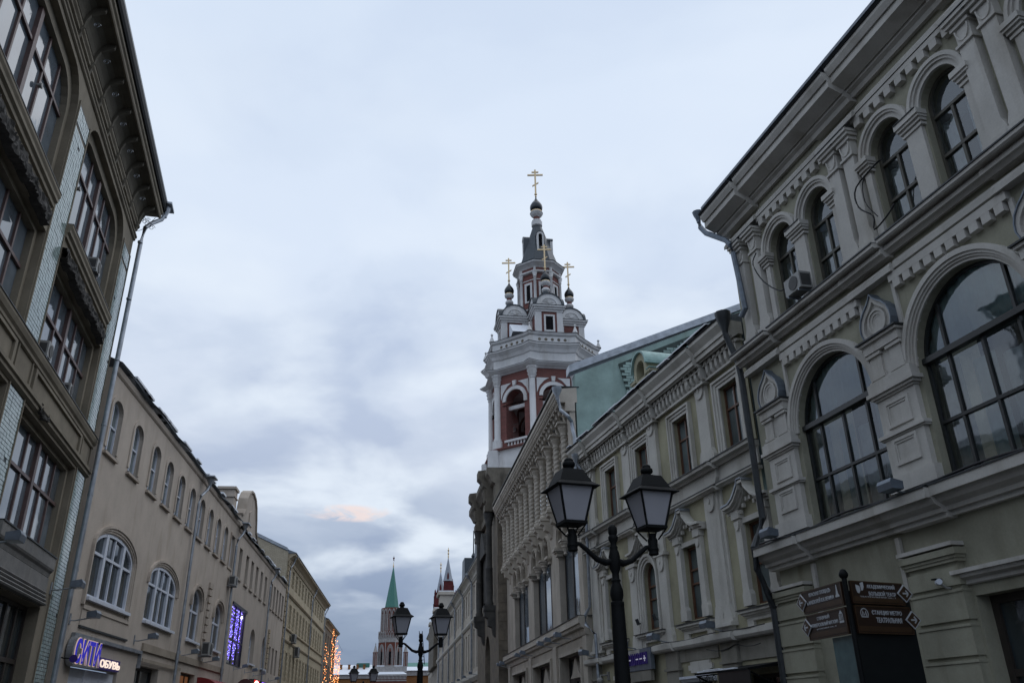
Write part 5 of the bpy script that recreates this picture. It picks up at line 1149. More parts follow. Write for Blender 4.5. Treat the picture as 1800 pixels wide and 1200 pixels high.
kp('white_platform', MB().box(-7.2, 7.6, 1, 13.4, 22.0, 24.3), M['kwhite']); kp('platform_snow', MB().box(-5.6, -2.2, 1.2, 3, 24.31, 24.8).box(2.2, 5.6, 1.2, 3, 24.31, 24.7), M['snow'])
def oct2(mb, lv, cy=7, a0=22.5):
    vs = [];
    for r, z in lv: vs += [(x, y + cy, z) for x, y in octo(r / math.cos(R(22.5)) if a0 else r, a0)]
    return mb.add(vs, [(j * 8 + i, j * 8 + (i + 1) % 8, (j + 1) * 8 + (i + 1) % 8, (j + 1) * 8 + i) for j in range(len(lv) - 1) for i in range(8)] + [tuple(range(8))[::-1], tuple((len(lv) - 1) * 8 + i for i in range(8))])
def pointed(x, w_, z0, zs, top, n=6):
    P = [(x - w_, z0), (x - w_, zs)] + [(x - w_ + w_ * (1 - math.cos(R(90 * i / n))) ** .9, zs + (top - zs) * math.sin(R(90 * i / n)) ** 1.1) for i in range(1, n)] + [(x, top)]
    return P + [(2 * x - a, b) for a, b in P[::-1][1:]]
def facep(mb, k, apo, q, cy=7):
    a = R(45 * k); nx, ny, ux, uy = math.sin(a), -math.cos(a), math.cos(a), math.sin(a)
    return mb.add([(ux * u + nx * (apo + t), cy + uy * u + ny * (apo + t), z) for u, t, z in q.v], [f[::-1] for f in q.f])
kp('octagon', oct2(MB(), [(5.1, 24.3), (5.1, 34.5)]), M['kred'])
kp('white_band', oct2(MB(), [(5.25, 34.4), (5.3, 36.1)]), M['kwhite'])
kp('crown', oct2(MB(), [(5.2, 36.1), (5.2, 38.6)]), M['kred'])
kp('tier', oct2(MB(), [(4.5, 38), (4.4, 49.2)]), M['kred'])
for k in (-2, -1, 0, 1, 2):
    hw = 5.1 * math.tan(R(22.5))
    for t, (a_, b_) in enumerate(((1.55, 1.35), (1.2, 1.0), (.8, .62))):
        m = MB(); facep(m, k, 5.1, MB().band(pointed(0, b_, 24.6, 29.8, 33.2 - .55 * t), pointed(0, a_, 24.6, 29.8, 33.6 - .55 * t), -.02, .35 - .08 * t)); kp('pointed_arch', m, M['kwhite'])
    m = MB(); facep(m, k, 5.1, MB().box(-.5, .5, -.01, .05, 25.2, 30.5)); kp('window', m, M['dark'])
    m = MB(); facep(m, k, 5.1, MB().box(-hw, hw, -.02, .15, 24.3, 24.8)); facep(m, k, 5.1, MB().box(-hw - .1, -hw + .2, -.02, .3, 24.3, 34.4)); kp('edge_rib', m, M['kwhite'])
    q = MB()
    for i in range(4): q.band(pointed(-1.65 + 1.1 * i, .33, 36.3, 37.4, 38.6), pointed(-1.65 + 1.1 * i, .5, 36.3, 37.4, 39.1), -.02, .3)
    for i in range(7): q.add([(-2.0 + .62 * i, .15, 36.7), (-1.75 + .62 * i, .15, 36.3), (-1.5 + .62 * i, .15, 36.7), (-1.75 + .62 * i, .15, 37.1)], [(0, 1, 2, 3)])
    q.box(-2.15, 2.15, -.02, .2, 36.1, 36.35); q.box(-2.15, 2.15, -.02, .2, 37.2, 37.4)
    m = MB(); facep(m, k, 5.2, q); kp('crown_tracery', m, M['kwhite'], kind='stuff')
    q = MB()
    for x in (-.92, .92): q.band(pointed(x, .52, 39.3, 46.2, 48.0), pointed(x, .72, 39.3, 46.2, 48.8), -.02, .3); q.box(x - .1, x + .1, -.02, .2, 39.3, 46.5)
    q.box(-1.85, -1.65, -.02, .35, 39, 49); q.box(-.1, .1, -.02, .3, 39, 48.4)
    m = MB(); facep(m, k, 4.45, q); kp('tier_tracery', m, M['kwhite'], kind='stuff')
kp('tent_spire', oct2(MB(), [(4.4, 49.1), (3.1, 49.5), (.12, 67.8)]), M['kgreen'])
kp('spire_ribs', oct2(MB(), [(3.2, 49.35), (3.2, 49.6), (.05, 49.65)]), M['roofd'])
kp('gilt_finial', MB().lathe(0, 7, [(.25, 67.5), (.3, 68.2), (.12, 69.0), (.1, 70.0)], 8), M['gold'])
st = [((1.45 if i % 2 == 0 else .6) * math.sin(R(36 * i)) * .38, 71.5 + (1.6 if i % 2 == 0 else .65) * math.cos(R(36 * i))) for i in range(10)]
kp('red_star', MB().prism(st, 'y', 6.9, 7.15), M['mred'])
for x in (-6.4, 6.9):
    m = MB(); m.lathe(x, 2.6, [(1.0, 24.3), (1.0, 29.8), (1.15, 29.9), (1.15, 30.2)], 8); pn = kp('pinnacle', m, M['kred'])
    m = MB(); m.lathe(x, 2.6, [(.95, 30.2), (.12, 33.4), (.25, 33.7), (.05, 34.1)], 8)
    for i in range(8): m.box(x + 1.0 * math.cos(R(45 * i + 22)) - .12, x + 1.0 * math.cos(R(45 * i + 22)) + .12, 2.6 + 1.0 * math.sin(R(45 * i + 22)) - .12, 2.6 + 1.0 * math.sin(R(45 * i + 22)) + .12, 24.3, 29.9)
    kp('pinnacle_spire', m, M['kwhite'], pn)
AR = viewroot('arsenal_building', -8.117, 415, 'far orange building with snowy green roofs behind the fortress tower', 'building')
asub = lambda n_, m_, mt, **k: link(n_, m_.mesh(n_, mt), AR, (0, 0, 0), **k)
asub('wall', MB().box(-60, -7, 0, 20, 0, 20.6).box(6, 45, 0, 20, 0, 21.6), M['korange'])
asub('cornice', MB().box(-60.5, -6.5, -.6, 20.5, 20.6, 22.2).box(5.5, 45, -.6, 20.5, 21.6, 23.6), M['kwhite'])
asub('snowy_roof', MB().prism([(-1.2, 22.21), (-1.2, 22.4), (9, 27), (20, 22.3)], 'x', -61, -6.4).prism([(-1.2, 23.61), (-1.2, 23.8), (2.5, 25.6), (2.6, 25.2)], 'x', 5.4, 46), M['snow'])
asub('green_roof', MB().prism([(2.5, 25.0), (2.6, 25.65), (7, 27.6), (20, 23.7)], 'x', 5.4, 46).box(-16.5, -10.5, 6, 9, 25.5, 27.6), M['kgreen'])
for x in (-23.5, -19.8, -16.0, -12.9): asub('chimney', MB().box(x - .5, x + .5, 4, 5.5, 24, 26.6).box(x - .65, x + .65, 3.8, 5.7, 26.6, 26.9), M['korange'])
MU = viewroot('museum_with_spires', -4.886, 300, 'far dark red towers with pale conical spires topped by gilded figures', 'museum')
msub = lambda n_, m_, mt, par=None: link(n_, m_.mesh(n_, mt), par or MU, (0, 0, 0))
for x, y, zb, zc_, zt_, w_, nm in ((-1.2, 6, 38.5, 43.5, 50.6, 1.35, 0), (1.4, 0, 39, 46.6, 54.6, 1.55, 1)):
    tw = msub('brick_tower', MB().box(x - w_ - .3, x + w_ + .3, y - w_, y + w_, 0, zb + 3).box(x - w_, x + w_, y - w_ + .2, y + w_ - .2, zb + 3, zc_), M['mred'])
    msub('pale_spire', oct2(MB(), [(w_ * 1.1, zc_), (w_ * .85, zc_ + 1.6), (.1, zt_)], cy=y).add([(px + x, py, pz) for px, py, pz in []], []), M['mgrey'], tw).location = (x, 0, 0)
    msub('spire_dormer', MB().prism([(x - .3, zc_ + .5), (x + .3, zc_ + .5), (x + .3, zc_ + 2), (x, zc_ + 3), (x - .3, zc_ + 2)], 'y', y - w_ - .1, y), M['mred'], tw)
    msub('gilt_figure', MB().lathe(x, y, [(.2, zt_), (.22, zt_ + .8), (.1, zt_ + 1), (.32, zt_ + 1.6), (.12, zt_ + 2.2), (.34, zt_ + 2.8), (.1, zt_ + 3.2), (.1, zt_ + 3.7)], 7), M['gold'], tw)
    for i in range(5): msub('snow_cap', MB().box(x - w_ - .3 + i * .6, x - w_ + i * .6, y - w_ - .2, y - w_ + .3, zb + 3, zb + 3.35), M['snow'], tw)
for x, y, z0_ in ((-2.9, -1, 38.6), (3.0, 1, 42.4)):
    msub('small_turret', MB().lathe(x, y, [(.55, z0_), (.55, z0_ + 2.6), (.7, z0_ + 2.7), (.5, z0_ + 2.8), (.05, z0_ + 5.2)], 8), M['mred'])
msub('brick_block', MB().box(-3.1, 5, -2, 10, 0, 42.2).box(-3.4, 6, -3, 12, 0, 38.2), M['mred'])
msub('parapet', MB().box(-3.3, 5.2, -2.3, 10, 42.2, 42.6).box(-3.6, 6.2, -3.3, 12, 38.2, 38.6), M['mred'])
for i in range(9): msub('battlement', MB().box(-3.2 + i * .9, -2.8 + i * .9, -2.3, -1.9, 42.6, 43.3), M['mred'])
# ================================================================== street lamps
LS = 'double street lamps along the middle of the street'
def make_lamp(label):
    t = link('street_lamp', None, None, (0, 0, 0), label, cat='street lamp', group=LS)
    k = lambda n_, m_, mt, par=None, **q: link(n_, m_.mesh(n_, mt, smooth=q.pop('smooth', None)), par or t, q.pop('loc', (0, 0, 0)), **q)
    pr_ = [(.22, 0), (.22, .1), (.19, .14), (.19, .5), (.14, .62), (.15, .66), (.1, .8), (.088, .86), (.078, 1.8), (.066, 2.6), (.064, 2.68)]
    post = k('post', MB().lathe(0, 0, pr_, 24, amp=.05, k=12), M['black'], smooth=60)
    k('post_knob', MB().lathe(0, 0, [(.07, 2.67), (.07, 2.7), (.055, 2.71), (.07, 2.77), (.068, 2.82), (.05, 2.88), (.042, 2.9), (.052, 2.92), (.038, 2.94), (.038, 3.0), (.058, 3.04), (.062, 3.16), (.05, 3.22), (.04, 3.24), (.046, 3.26), (.034, 3.28), (.032, 3.31), (.05, 3.34), (.054, 3.37), (.04, 3.39), (.05, 3.42), (.048, 3.47), (.028, 3.5), (.005, 3.51)], 20), M['black'], post, smooth=50)
    for s_ in (-1, 1):
        pts = [(s_ * x, 0, z) for x, z in ((.03, 3.12), (.1, 3.1), (.2, 3.13), (.31, 3.22), (.39, 3.28), (.475, 3.29))]
        k('arm', MB().tube(pts, [.034, .036, .03, .026, .024, .022], 10), M['black'], smooth=60)
        lt = k('lantern', MB().lathe(0, 0, [(.04, -.06), (.055, -.05), (.05, -.02), (.06, .0), (.05, .03), (.055, .1), (.04, .13), (.045, .17)], 16)
               .prism([(x, y) for x, y in ((-.13, -.13), (.13, -.13), (.13, .13), (-.13, .13))], 'z', .215, .245), M['black'], loc=(s_ * .475, 0, 3.26), smooth=40)
        fr = MB(); b0, b1, z0, z1 = .115, .195, .245, .62
        for i in range(4):
            sx, sy = ((-1, -1), (1, -1), (1, 1), (-1, 1))[i]
            fr.tube([(sx * b0, sy * b0, z0), (sx * b1, sy * b1, z1)], .014, 4); fr.tube([(sx * .045, sy * .045, .1), (sx * .12, sy * .12, .22)], .009, 4)
        k('frame', fr, M['black'], lt)
        c = [(-1, -1), (1, -1), (1, 1), (-1, 1)]
        for i in range(4):
            p, q = c[i], c[(i + 1) % 4]
            k('frosted_pane', MB().add([(p[0] * b0, p[1] * b0, z0), (q[0] * b0, q[1] * b0, z0), (q[0] * b1, q[1] * b1, z1), (p[0] * b1, p[1] * b1, z1)], [(0, 1, 2, 3)]), M['shade'], lt)
        e, h0 = .27, .6
        rf = MB(); rings = [(.245, .595), (.245, .605), (.18, .655), (.18, .66), (.115, .80), (.06, .815)]
        vs = [(sx * r_, sy * r_, z) for r_, z in rings for sx, sy in c]
        rf.add(vs, [(j * 4 + i, j * 4 + (i + 1) % 4, (j + 1) * 4 + (i + 1) % 4, (j + 1) * 4 + i) for j in range(len(rings) - 1) for i in range(4)] + [(0, 3, 2, 1), (20, 21, 22, 23)])
        k('hood', rf, M['black'], lt)
        k('finial', MB().lathe(0, 0, [(.09, .81), (.05, .825), (.045, .84), (.065, .85), (.07, .87), (.066, .895), (.05, .905), (.05, .925), (.03, .945), (.005, .95)], 16), M['black'], lt, smooth=50)
    return t
def copy_tree(o, parent=None):
    c = o.copy(); COL.objects.link(c); c.parent = parent
    for ch in [x for x in o.children]: copy_tree(ch, c)
    return c
lamp0 = make_lamp('nearest black double street lamp, in front of the olive house on the right')
def place_lamp(o, az, dist, lat, rot):
    a = R(az); o.location = (math.sin(a) * dist + math.cos(a) * lat, math.cos(a) * dist - math.sin(a) * lat, 0); o.rotation_euler = (0, 0, -a + R(rot))
lamps = [lamp0]
for lb in ('second black double street lamp, standing beside the far fortress tower with a green spire', 'third black double street lamp, small and low in front of the snowy arsenal roofs', 'farthest black double street lamp, just a tip above the bottom edge'):
    c = copy_tree(lamp0); c['label'] = lb; lamps.append(c)
for o, a in zip(lamps, ((6.45, 9.0, .03, 26), (-6.38, 20.6, .02, 12), (-10.02, 44, .1, 10), (-9.6, 84, .1, 5))): place_lamp(o, *a)
# ================================================================== lettering helper
def lettering(name, txt, parent, org, u, w_, h_, mat, depth=.01, up=Vector((0, 0, 1)), bold=0):
    """flat letters fitted to w_ x h_, lying in the plane of u and up, lower left corner at org (parent space)"""
    cu = bpy.data.curves.new('lettering', 'FONT'); cu.body = txt; cu.extrude = .5; cu.resolution_u = 3; cu.offset = bold
    ob = bpy.data.objects.new('tmp', cu); COL.objects.link(ob); dg = bpy.context.evaluated_depsgraph_get(); dg.update()
    me = bpy.data.meshes.new_from_object(ob.evaluated_get(dg)); bpy.data.objects.remove(ob); bpy.data.curves.remove(cu)
    xs = [v.co.x for v in me.vertices]; ys = [v.co.y for v in me.vertices]
    if not xs: return None
    x0, x1, y0, y1 = min(xs), max(xs), min(ys), max(ys); n = u.cross(up).normalized()
    for v in me.vertices:
        c = v.co; v.co = u * ((c.x - x0) / (x1 - x0) * w_) + up * ((c.y - y0) / (y1 - y0) * h_) + n * ((c.z + .5) * depth)
    me.materials.clear(); me.materials.append(mat); me.name = name
    return link(name, me, parent, org)
# ================================================================== direction sign pylon
a = R(21.0); dS = 13.0
SG = link('direction_sign', None, None, (math.sin(a) * dS, math.cos(a) * dS, 0), 'brown street direction sign with white Cyrillic lettering and diamond arrows on a black post', cat='street sign', rot=(0, 0, -a))
sp = lambda n_, m_, mt, par=None, **k: link(n_, m_.mesh(n_, mt, smooth=k.pop('smooth', None)), par or SG, (0, 0, 0), **k)
sp('post', MB().lathe(0, 0, [(.06, 0), (.038, .2), (.036, 3.36), (.05, 3.37), (.066, 3.4), (.062, 3.43), (.036, 3.48), (.01, 3.49)], 16), M['black'], smooth=50)
dR = Vector((.70, .714, 0)).normalized(); dL = Vector((-.52, .854, 0)).normalized()
def slab(mb, d, s0, s1, z0, z1, off, th=.03):
    """upright slab along direction d, off = distance in front of the line towards the viewer"""
    n = Vector((d.y, -d.x, 0)); n = n if n.y < 0 else -n
    P = [d * s0 + n * off, d * s1 + n * off, d * s1 + n * (off + th), d * s0 + n * (off + th)]
    return mb.add([(p.x, p.y, z) for z in (z0, z1) for p in P], [(3, 2, 1, 0), (4, 5, 6, 7), (0, 1, 5, 4), (1, 2, 6, 5), (2, 3, 7, 6), (3, 0, 4, 7)])
sp('glass_side_panel', slab(MB(), dL, .04, .62, .1, 2.61, -.04, .02), M['signpanel']); sp('black_side_panel', slab(MB(), dR, .06, 1.22, .1, 3.2, -.05, .03), M['black2'])
sp('pylon_back', slab(MB(), (dR * 1.22 - dL * .62).normalized(), 0, .001, 0, .1, 0), M['black2'])
def plate(d, L_, zt, zb, lines, sgn, picto, label, ztop_extra=False):
    n = Vector((d.y, -d.x, 0)); n = n if n.y < 0 else -n
    p = sp('sign_plate', slab(MB(), d, .06, L_, zb, zt, .0, .035), M['signb'], label=label)
    fr = MB(); 
    for z0, z1 in ((zt - .02, zt), (zb, zb + .015)): slab(fr, d, .06, L_, z0, z1, .036, .006)
    slab(fr, d, .06, .075, zb, zt, .036, .006); slab(fr, d, L_ - .015, L_, zb, zt, .036, .006); slab(fr, d, .09, L_ - .04, zb + .03, zb + .1, .036, .004); sp('border', fr, M['signbb'], p)
    # arrow diamond at the outer end
    cx = d * (L_ + .01) + n * .045; zc2 = (zt + zb) / 2 + .01
    def dia(r, t0, t1, mt, nm):
        pts = [(-r, 0), (0, -r * .85), (r, 0), (0, r * .85)]
        vs = [cx + d * u_ + n * t + Vector((0, 0, zc2 + v_)) for t in (t0, t1) for u_, v_ in pts]
        sp(nm, MB().add(vs, [(3, 2, 1, 0), (4, 5, 6, 7), (0, 1, 5, 4), (1, 2, 6, 5), (2, 3, 7, 6), (3, 0, 4, 7)]), mt, p)
    dia(.15, 0, .012, M['signt'], 'diamond_rim'); dia(.125, .012, .018, M['signbb'], 'diamond')
    am = MB()
    def seg(u0, v0, u1, v1, w2=.011):
        dd = Vector((u1 - u0, v1 - v0)).normalized(); q = Vector((-dd.y, dd.x)) * w2; P = [(u0 + q.x, v0 + q.y), (u1 + q.x, v1 + q.y), (u1 - q.x, v1 - q.y), (u0 - q.x, v0 - q.y)]
        am.add([cx + d * a_ + n * .02 + Vector((0, 0, zc2 + b_)) for a_, b_ in P], [(0, 1, 2, 3)])
    seg(-.055, 0, .055, 0); seg(.055, 0, .01, .045); seg(.055, 0, .01, -.045); sp('arrow', am, M['signt'], p)
    u = d if sgn > 0 else -d
    for txt, s0, s1, z0, z1 in lines:
        s_ = s0 if sgn > 0 else s1
        lettering('lettering', txt, p, d * s_ + n * .0375 + Vector((0, 0, z0)), u, s1 - s0, z1 - z0, M['signt'], .004, bold=.018)
    m = MB()
    for P in picto[1]:
        m.add([d * (picto[0] + x) + n * .043 + Vector((0, 0, zt + z)) for x, z in P], [tuple(range(len(P)))])
    sp('pictogram', m, M['signt'], p)
mask1 = [(-.075, -.05), (0.0, -.07), (.005, -.13), (-.025, -.175), (-.06, -.16), (-.075, -.11)]; mask2 = [(.01, -.03), (.075, -.01), (.08, -.08), (.05, -.13), (.02, -.13), (.015, -.06)]
plate(dR, 1.06, 3.33, 3.02, [('АКАДЕМИЧЕСКИЙ', .36, .9, 3.225, 3.3), ('БОЛЬШОЙ ТЕАТР', .38, .9, 3.135, 3.205), ('ТЕАТРАЛЬНАЯ пл., 1', .2, .88, 3.105, 3.125)], 1, (.22, [mask1, mask2]), None)
ring = [(.075 * math.cos(R(20 * i - 30)), -.115 + .075 * math.sin(R(20 * i - 30))) for i in range(13)]
rin = [(.062 * math.cos(R(20 * i - 30)), -.115 + .062 * math.sin(R(20 * i - 30))) for i in range(13)]
mpic = [[ring[i], ring[i + 1], rin[i + 1], rin[i]] for i in range(12)] + [[(-.045, -.15), (-.03, -.15), (-.02, -.09), (-.03, -.07)], [(-.03, -.07), (0, -.13), (0, -.15), (-.02, -.1)], [(.03, -.07), (0, -.13), (0, -.15), (.02, -.1)], [(.045, -.15), (.03, -.15), (.02, -.09), (.03, -.07)], [(-.065, -.165), (.065, -.165), (.065, -.153), (-.065, -.153)]]
plate(dR, 1.12, 3.0, 2.62, [('СТАНЦИЯ МЕТРО', .37, .94, 2.865, 2.935), ('ТЕАТРАЛЬНАЯ', .43, .92, 2.77, 2.84)], 1, (.22, mpic), None)
tw_ = [[(-.055, -.2), (.055, -.2), (.055, -.18), (.035, -.165), (.022, -.12), (.008, -.03), (-.008, -.03), (-.022, -.12), (-.035, -.165), (-.055, -.18)]]
plate(dL, 1.2, 3.33, 3.0, [('КРАСНАЯ ПЛОЩАДЬ', .35, .98, 3.22, 3.285), ('и МАВЗОЛЕЙ В.И.ЛЕНИНА', .28, 1.06, 3.12, 3.19)], -1, (.18, tw_), None)
bd = [[(-.06, -.2), (.06, -.2), (.06, -.17), (-.06, -.17)], [(-.05, -.08), (.05, -.08), (0, -.03)]] + [[(x, -.165), (x + .015, -.165), (x + .015, -.085), (x, -.085)] for x in (-.05, -.018, .014, .04)]
plate(dL, 1.16, 2.98, 2.62, [('ГЛАВНЫЙ', .5, .85, 2.88, 2.94), ('УНИВЕРСАЛЬНЫЙ МАГАЗИН', .28, 1.05, 2.79, 2.855), ('КРАСНАЯ пл., 3', .35, .9, 2.745, 2.765)], -1, (.18, bd), None)
# ================================================================== shop signs
s1 = H.thing('shop_sign', 'illuminated shop sign with tall blue СИТИ letters and small cream ОБУВЬ letters', 'shop sign', 22.7, .04, 3.06)
ux = Vector((-1, 0, 0))          # local x runs against the street on this side
def hl(txt, s, z, w_, h_, mat, dep, par=s1, o=.152, bold=0):
    return lettering('lettering', txt, par, Vector((-(s - 22.7), o, z - 3.06)), ux, w_, h_, mat, dep, bold=bold)
back = [(.1 + .3 * math.cos(R(q)), .3 + .35 * math.sin(R(q))) for q in range(90, 271, 15)] + [(1.8, -.02), (1.8, .55)]
link('sign_back', MB().prism([(-x, z) for x, z in back], 'y', .0, .15).mesh('sign_back', M['metal']), s1)
hl('СИТИ', 22.62, 3.06, 1.92, .62, M['rim'], .012, bold=.045); hl('СИТИ', 22.645, 3.08, 1.87, .58, M['bluel'], .006, o=.166, bold=.034)
link('blue_box', MB().box(-3.72, -1.9, .0, .14, .0, .28).mesh('blue_box', M['bluel'] if False else M['purple']), s1)
hl('ОБУВЬ', 24.66, 3.1, 1.72, .2, M['whitel'], .02, o=.145, bold=.02)
s2 = B.thing('shop_sign', 'dim grey sign panel with violet letters crossed by a white dash line', 'shop sign', 23.3, .12, 2.83)
link('panel', MB().box(-1.0, .95, 0, .12, .0, .56).mesh('panel', M['lampbox']), s2)
link('panel_lower', MB().box(-.9, .5, 0, .1, -.28, -.01).mesh('panel_lower', M['r2gf']), s2)
for i in range(7):
    x = .86 - .26 * i; m = MB(); m.box(x - .09, x - .05, .12, .16, .15, .46).box(x + .05, x + .09, .12, .16, .15, .46); m.box(x - .09, x + .09, .12, .155, (.15, .42, .28, .15, .42, .28, .42)[i], (.15, .42, .28, .15, .42, .28, .42)[i] + .04)
    link('violet_letter', m.mesh('violet_letter', M['purple']), s2)
    if i != 3: link('white_dash', MB().box(x - .08, x + .08, .162, .17, .28, .31).mesh('white_dash', M['squig']), s2)
link('white_plus', MB().box(-.72, -.68, .162, .172, .22, .37).mesh('white_plus', M['squig']), s2)
gl1 = K.thing('globe_lamp', 'glowing oval white shop lamp beside the red sign', 'lamp', 49.0, .6, 3.3); link('shade', MB().lathe(0, 0, [(.04, 0), (.1, .1), (.13, .25), (.1, .42), (.04, .5)], 14).mesh('shade', M['globe'], smooth=60), gl1); link('bracket', MB().tube([(0, -.6, 0), (0, 0, 0)], .03, 6).mesh('bracket', M['black']), gl1)
for lb, x0, x1, mt in (('small glowing red shop sign at the bottom of the left street side', 49.6, 51.3, 'redl'), ('small glowing violet shop sign next to the red one', 52.4, 54.7, 'viol')):
    t = K.thing('light_box', lb, 'shop sign', (x0 + x1) / 2, .1, 3.0); h = (x1 - x0) / 2; link('glowing_face', MB().box(-h, h, .28, .3, .05, .88).mesh('glowing_face', M[mt]), t); link('box', MB().box(-h - .04, h + .04, 0, .279, .0, .93).mesh('box', M['metald']), t)
t = H.thing('awning', 'dark red rounded shop awning', 'awning', 39.8, 0, 2.7)
m = MB(); n = 10
m.prism([(0, 0)] + [(1.0 * math.cos(R(9 * i)), .75 * math.sin(R(9 * i))) for i in range(11)], 'x', -2.5, 2.4); link('canvas', m.mesh('canvas', M['redawn'], smooth=30), t); link('valance', MB().box(-2.5, 2.4, .98, 1.0, -.22, 0).mesh('valance', M['redawn']), t)
t = K.thing('round_sign', 'dull red round sign on the left wall', 'sign', 46.0, .5, 3.35); link('disc', MB().prism([(.42 * math.cos(R(20 * i)), .42 * math.sin(R(20 * i))) for i in range(18)], 'x', -.04, .04).mesh('disc', plain('faded_red', (.10, .03, .03), .6)), t); link('bracket', MB().tube([(0, -.5, 0), (0, -.3, 0)], .03, 5).mesh('bracket', M['black']), t)
t = H.thing('number_plate', 'small dark blue round plate on a bracket by the big downpipe', 'plate', 22.35, .3, 3.15); link('disc', MB().prism([(.09 * math.cos(R(20 * i)), .09 * math.sin(R(20 * i))) for i in range(18)], 'x', -.015, .015).mesh('disc', M['purple']), t); link('bracket', MB().tube([(0, -.3, .03), (0, -.05, 0)], .015, 5).mesh('bracket', M['black']), t)
for x, lb in ((21.85, 'right one of two small dark spotlights flanking the narrow arched window'), (23.0, 'left one of two small dark spotlights flanking the narrow arched window')):
    t = B.thing('spotlight', lb, 'spotlight', x, .1, 4.1, 'small spotlights beside the arched window')
    link('lamp_head', MB().tube([(0, .1, -.06), (.0, .16, .1)], .05, 8).mesh('lamp_head', M['metald']), t); link('stem', MB().tube([(0, 0, -.02), (0, .12, -.02)], .015, 5).mesh('stem', M['metald']), t)
# ================================================================== canopy on the right
t = B.thing('entrance_canopy', 'black wrought-iron entrance canopy with scrollwork and a line of snow', 'canopy', 17.2, 0, 2.35)
link('canopy_roof', MB().prism([(0, .3), (.95, .16), (.95, .12), (0, .22)], 'x', -1.1, 1.25).mesh('canopy_roof', M['black']), t)
link('snow_strip', MB().box(-.6, 1.1, .9, .965, .165, .195).box(.1, .8, .85, .97, .19, .21).mesh('snow_strip', M['snow']), t)
link('canopy_face', MB().box(-1.1, .2, .9, .93, -.3, .13).mesh('canopy_face', M['black2']), t)
m = MB()
for cx_ in (.4, .7, 1.0):
    for sg_, zz2 in ((1, .0), (-1, -.2)):
        pts = []
        for i in range(16): a = R(32 * i * sg_); r_ = .10 * (1 - i / 20); pts.append((cx_ + r_ * math.cos(a), .92, zz2 + r_ * math.sin(a)))
        m.tube(pts, .009, 4)
for z in (.1, -.09): m.tube([(.2, .92, z), (1.22, .92, z)], .014, 4)
link('scrollwork', m.mesh('scrollwork', M['black']), t); link('end_bracket', MB().tube([(1.2, .92, .1), (1.2, 0, -.3)], .02, 4).tube([(-1.05, .92, .1), (-1.05, 0, -.3)], .02, 4).mesh('end_bracket', M['black']), t)
# ================================================================== floodlights, air conditioners, cameras, cables
def mk_flood():
    b = MB(); P = [(-.07, -.13), (.05, -.17), (.1, -.1), (.1, .12), (.04, .16), (-.07, .13)]
    b.prism([(z, x) for x, z in []] or [(.0, -.06), (.22, -.1), (.26, .0), (.24, .07), (.02, .07)], 'x', -.17, .17)
    g_ = MB().add([(-.15, .0, -.064), (.15, .0, -.064), (.15, .215, -.103), (-.15, .215, -.103)], [(0, 1, 2, 3)])
    return b.mesh('housing', M['lampbox']), g_.mesh('lens', M['lampglass'])
fh, fg = mk_flood()
def flood(f, x, z, label, group, arm=.42, tilt=12, dx=0):
    t = f.thing('floodlight', label, 'floodlight', x, 0, z, group)
    h = link('housing', fh, t, (dx, arm, .04)); h.rotation_euler = (R(tilt), 0, 0); link('lens', fg, h)
    link('arm', MB().tube([(0, 0, -.06), (0, .12, -.07), (dx, arm + .1, .0)], .018, 6).box(-.04, .04, 0, .02, -.16, .1).mesh('arm', M['metal']), t)
    return t
flood(F_, 20.95, 4.5, 'floodlight on the tiled strip of the ochre house', 'floodlights on the left walls')
flood(F_, 15.9, 4.55, 'floodlight at the left edge of the picture above the slatted shop front', 'floodlights on the left walls')
for x, lb, f in ((22.45, 'floodlight above the left end of the СИТИ sign', H), (28.0, 'floodlight between the two wide white windows', H), (33.95, 'floodlight just right of the first downpipe on the sand house', H), (37.85, 'floodlight under the second narrow arched window, right of the air conditioner', H), (45.2, 'floodlight in front of the violet lit window', K), (48.4, 'floodlight below the narrow arched window right of the violet one', K), (51.4, 'floodlight left of the curved-gable house downpipe', K), (57.5, 'farthest floodlight on the sand-coloured side, near the quoins', K)):
    flood(f, x, 4.1 if f is H else 4.25, lb, 'floodlights on the left walls')
flood(A, 11.2, 4.9, 'large floodlight under the nearest panelled pilaster between the great arches', 'floodlights on the right walls', .5)
flood(A, 14.95, 4.9, 'large floodlight at the left end of the arched-window house, by the dark downpipe', 'floodlights on the right walls', .5)
for x, lb in ((18.35, 'floodlight below the hooded window right of the wide pilaster'), (21.35, 'floodlight under the narrow arched window of the olive house'), (23.5, 'floodlight above the violet letter sign'), (26.7, 'floodlight at the far corner of the olive house')): flood(B, x, 3.5, lb, 'floodlights on the right walls')
for i, x in enumerate((30.6, 32.6, 34.2, 38.8, 40.3, 45.8, 47.0)): flood(C, x, 4.3, 'floodlight on the sill band of the twisted-column house, %s' % ('nearest of the row', 'left one of the nearest pair', 'right one of the nearest pair', 'first of the middle pair', 'second of the middle pair', 'first of the far pair', 'last one by the gate church')[i], 'floodlights on the right walls')
for i, x in enumerate((61, 66, 71, 77)): flood(D, x, 4.6, 'small far floodlight on the pale terrace ledge, %s' % ('nearest the gate church', 'second beyond the gate church', 'third beyond the gate church', 'farthest of the four')[i], 'far floodlights on the pale terrace', .6)
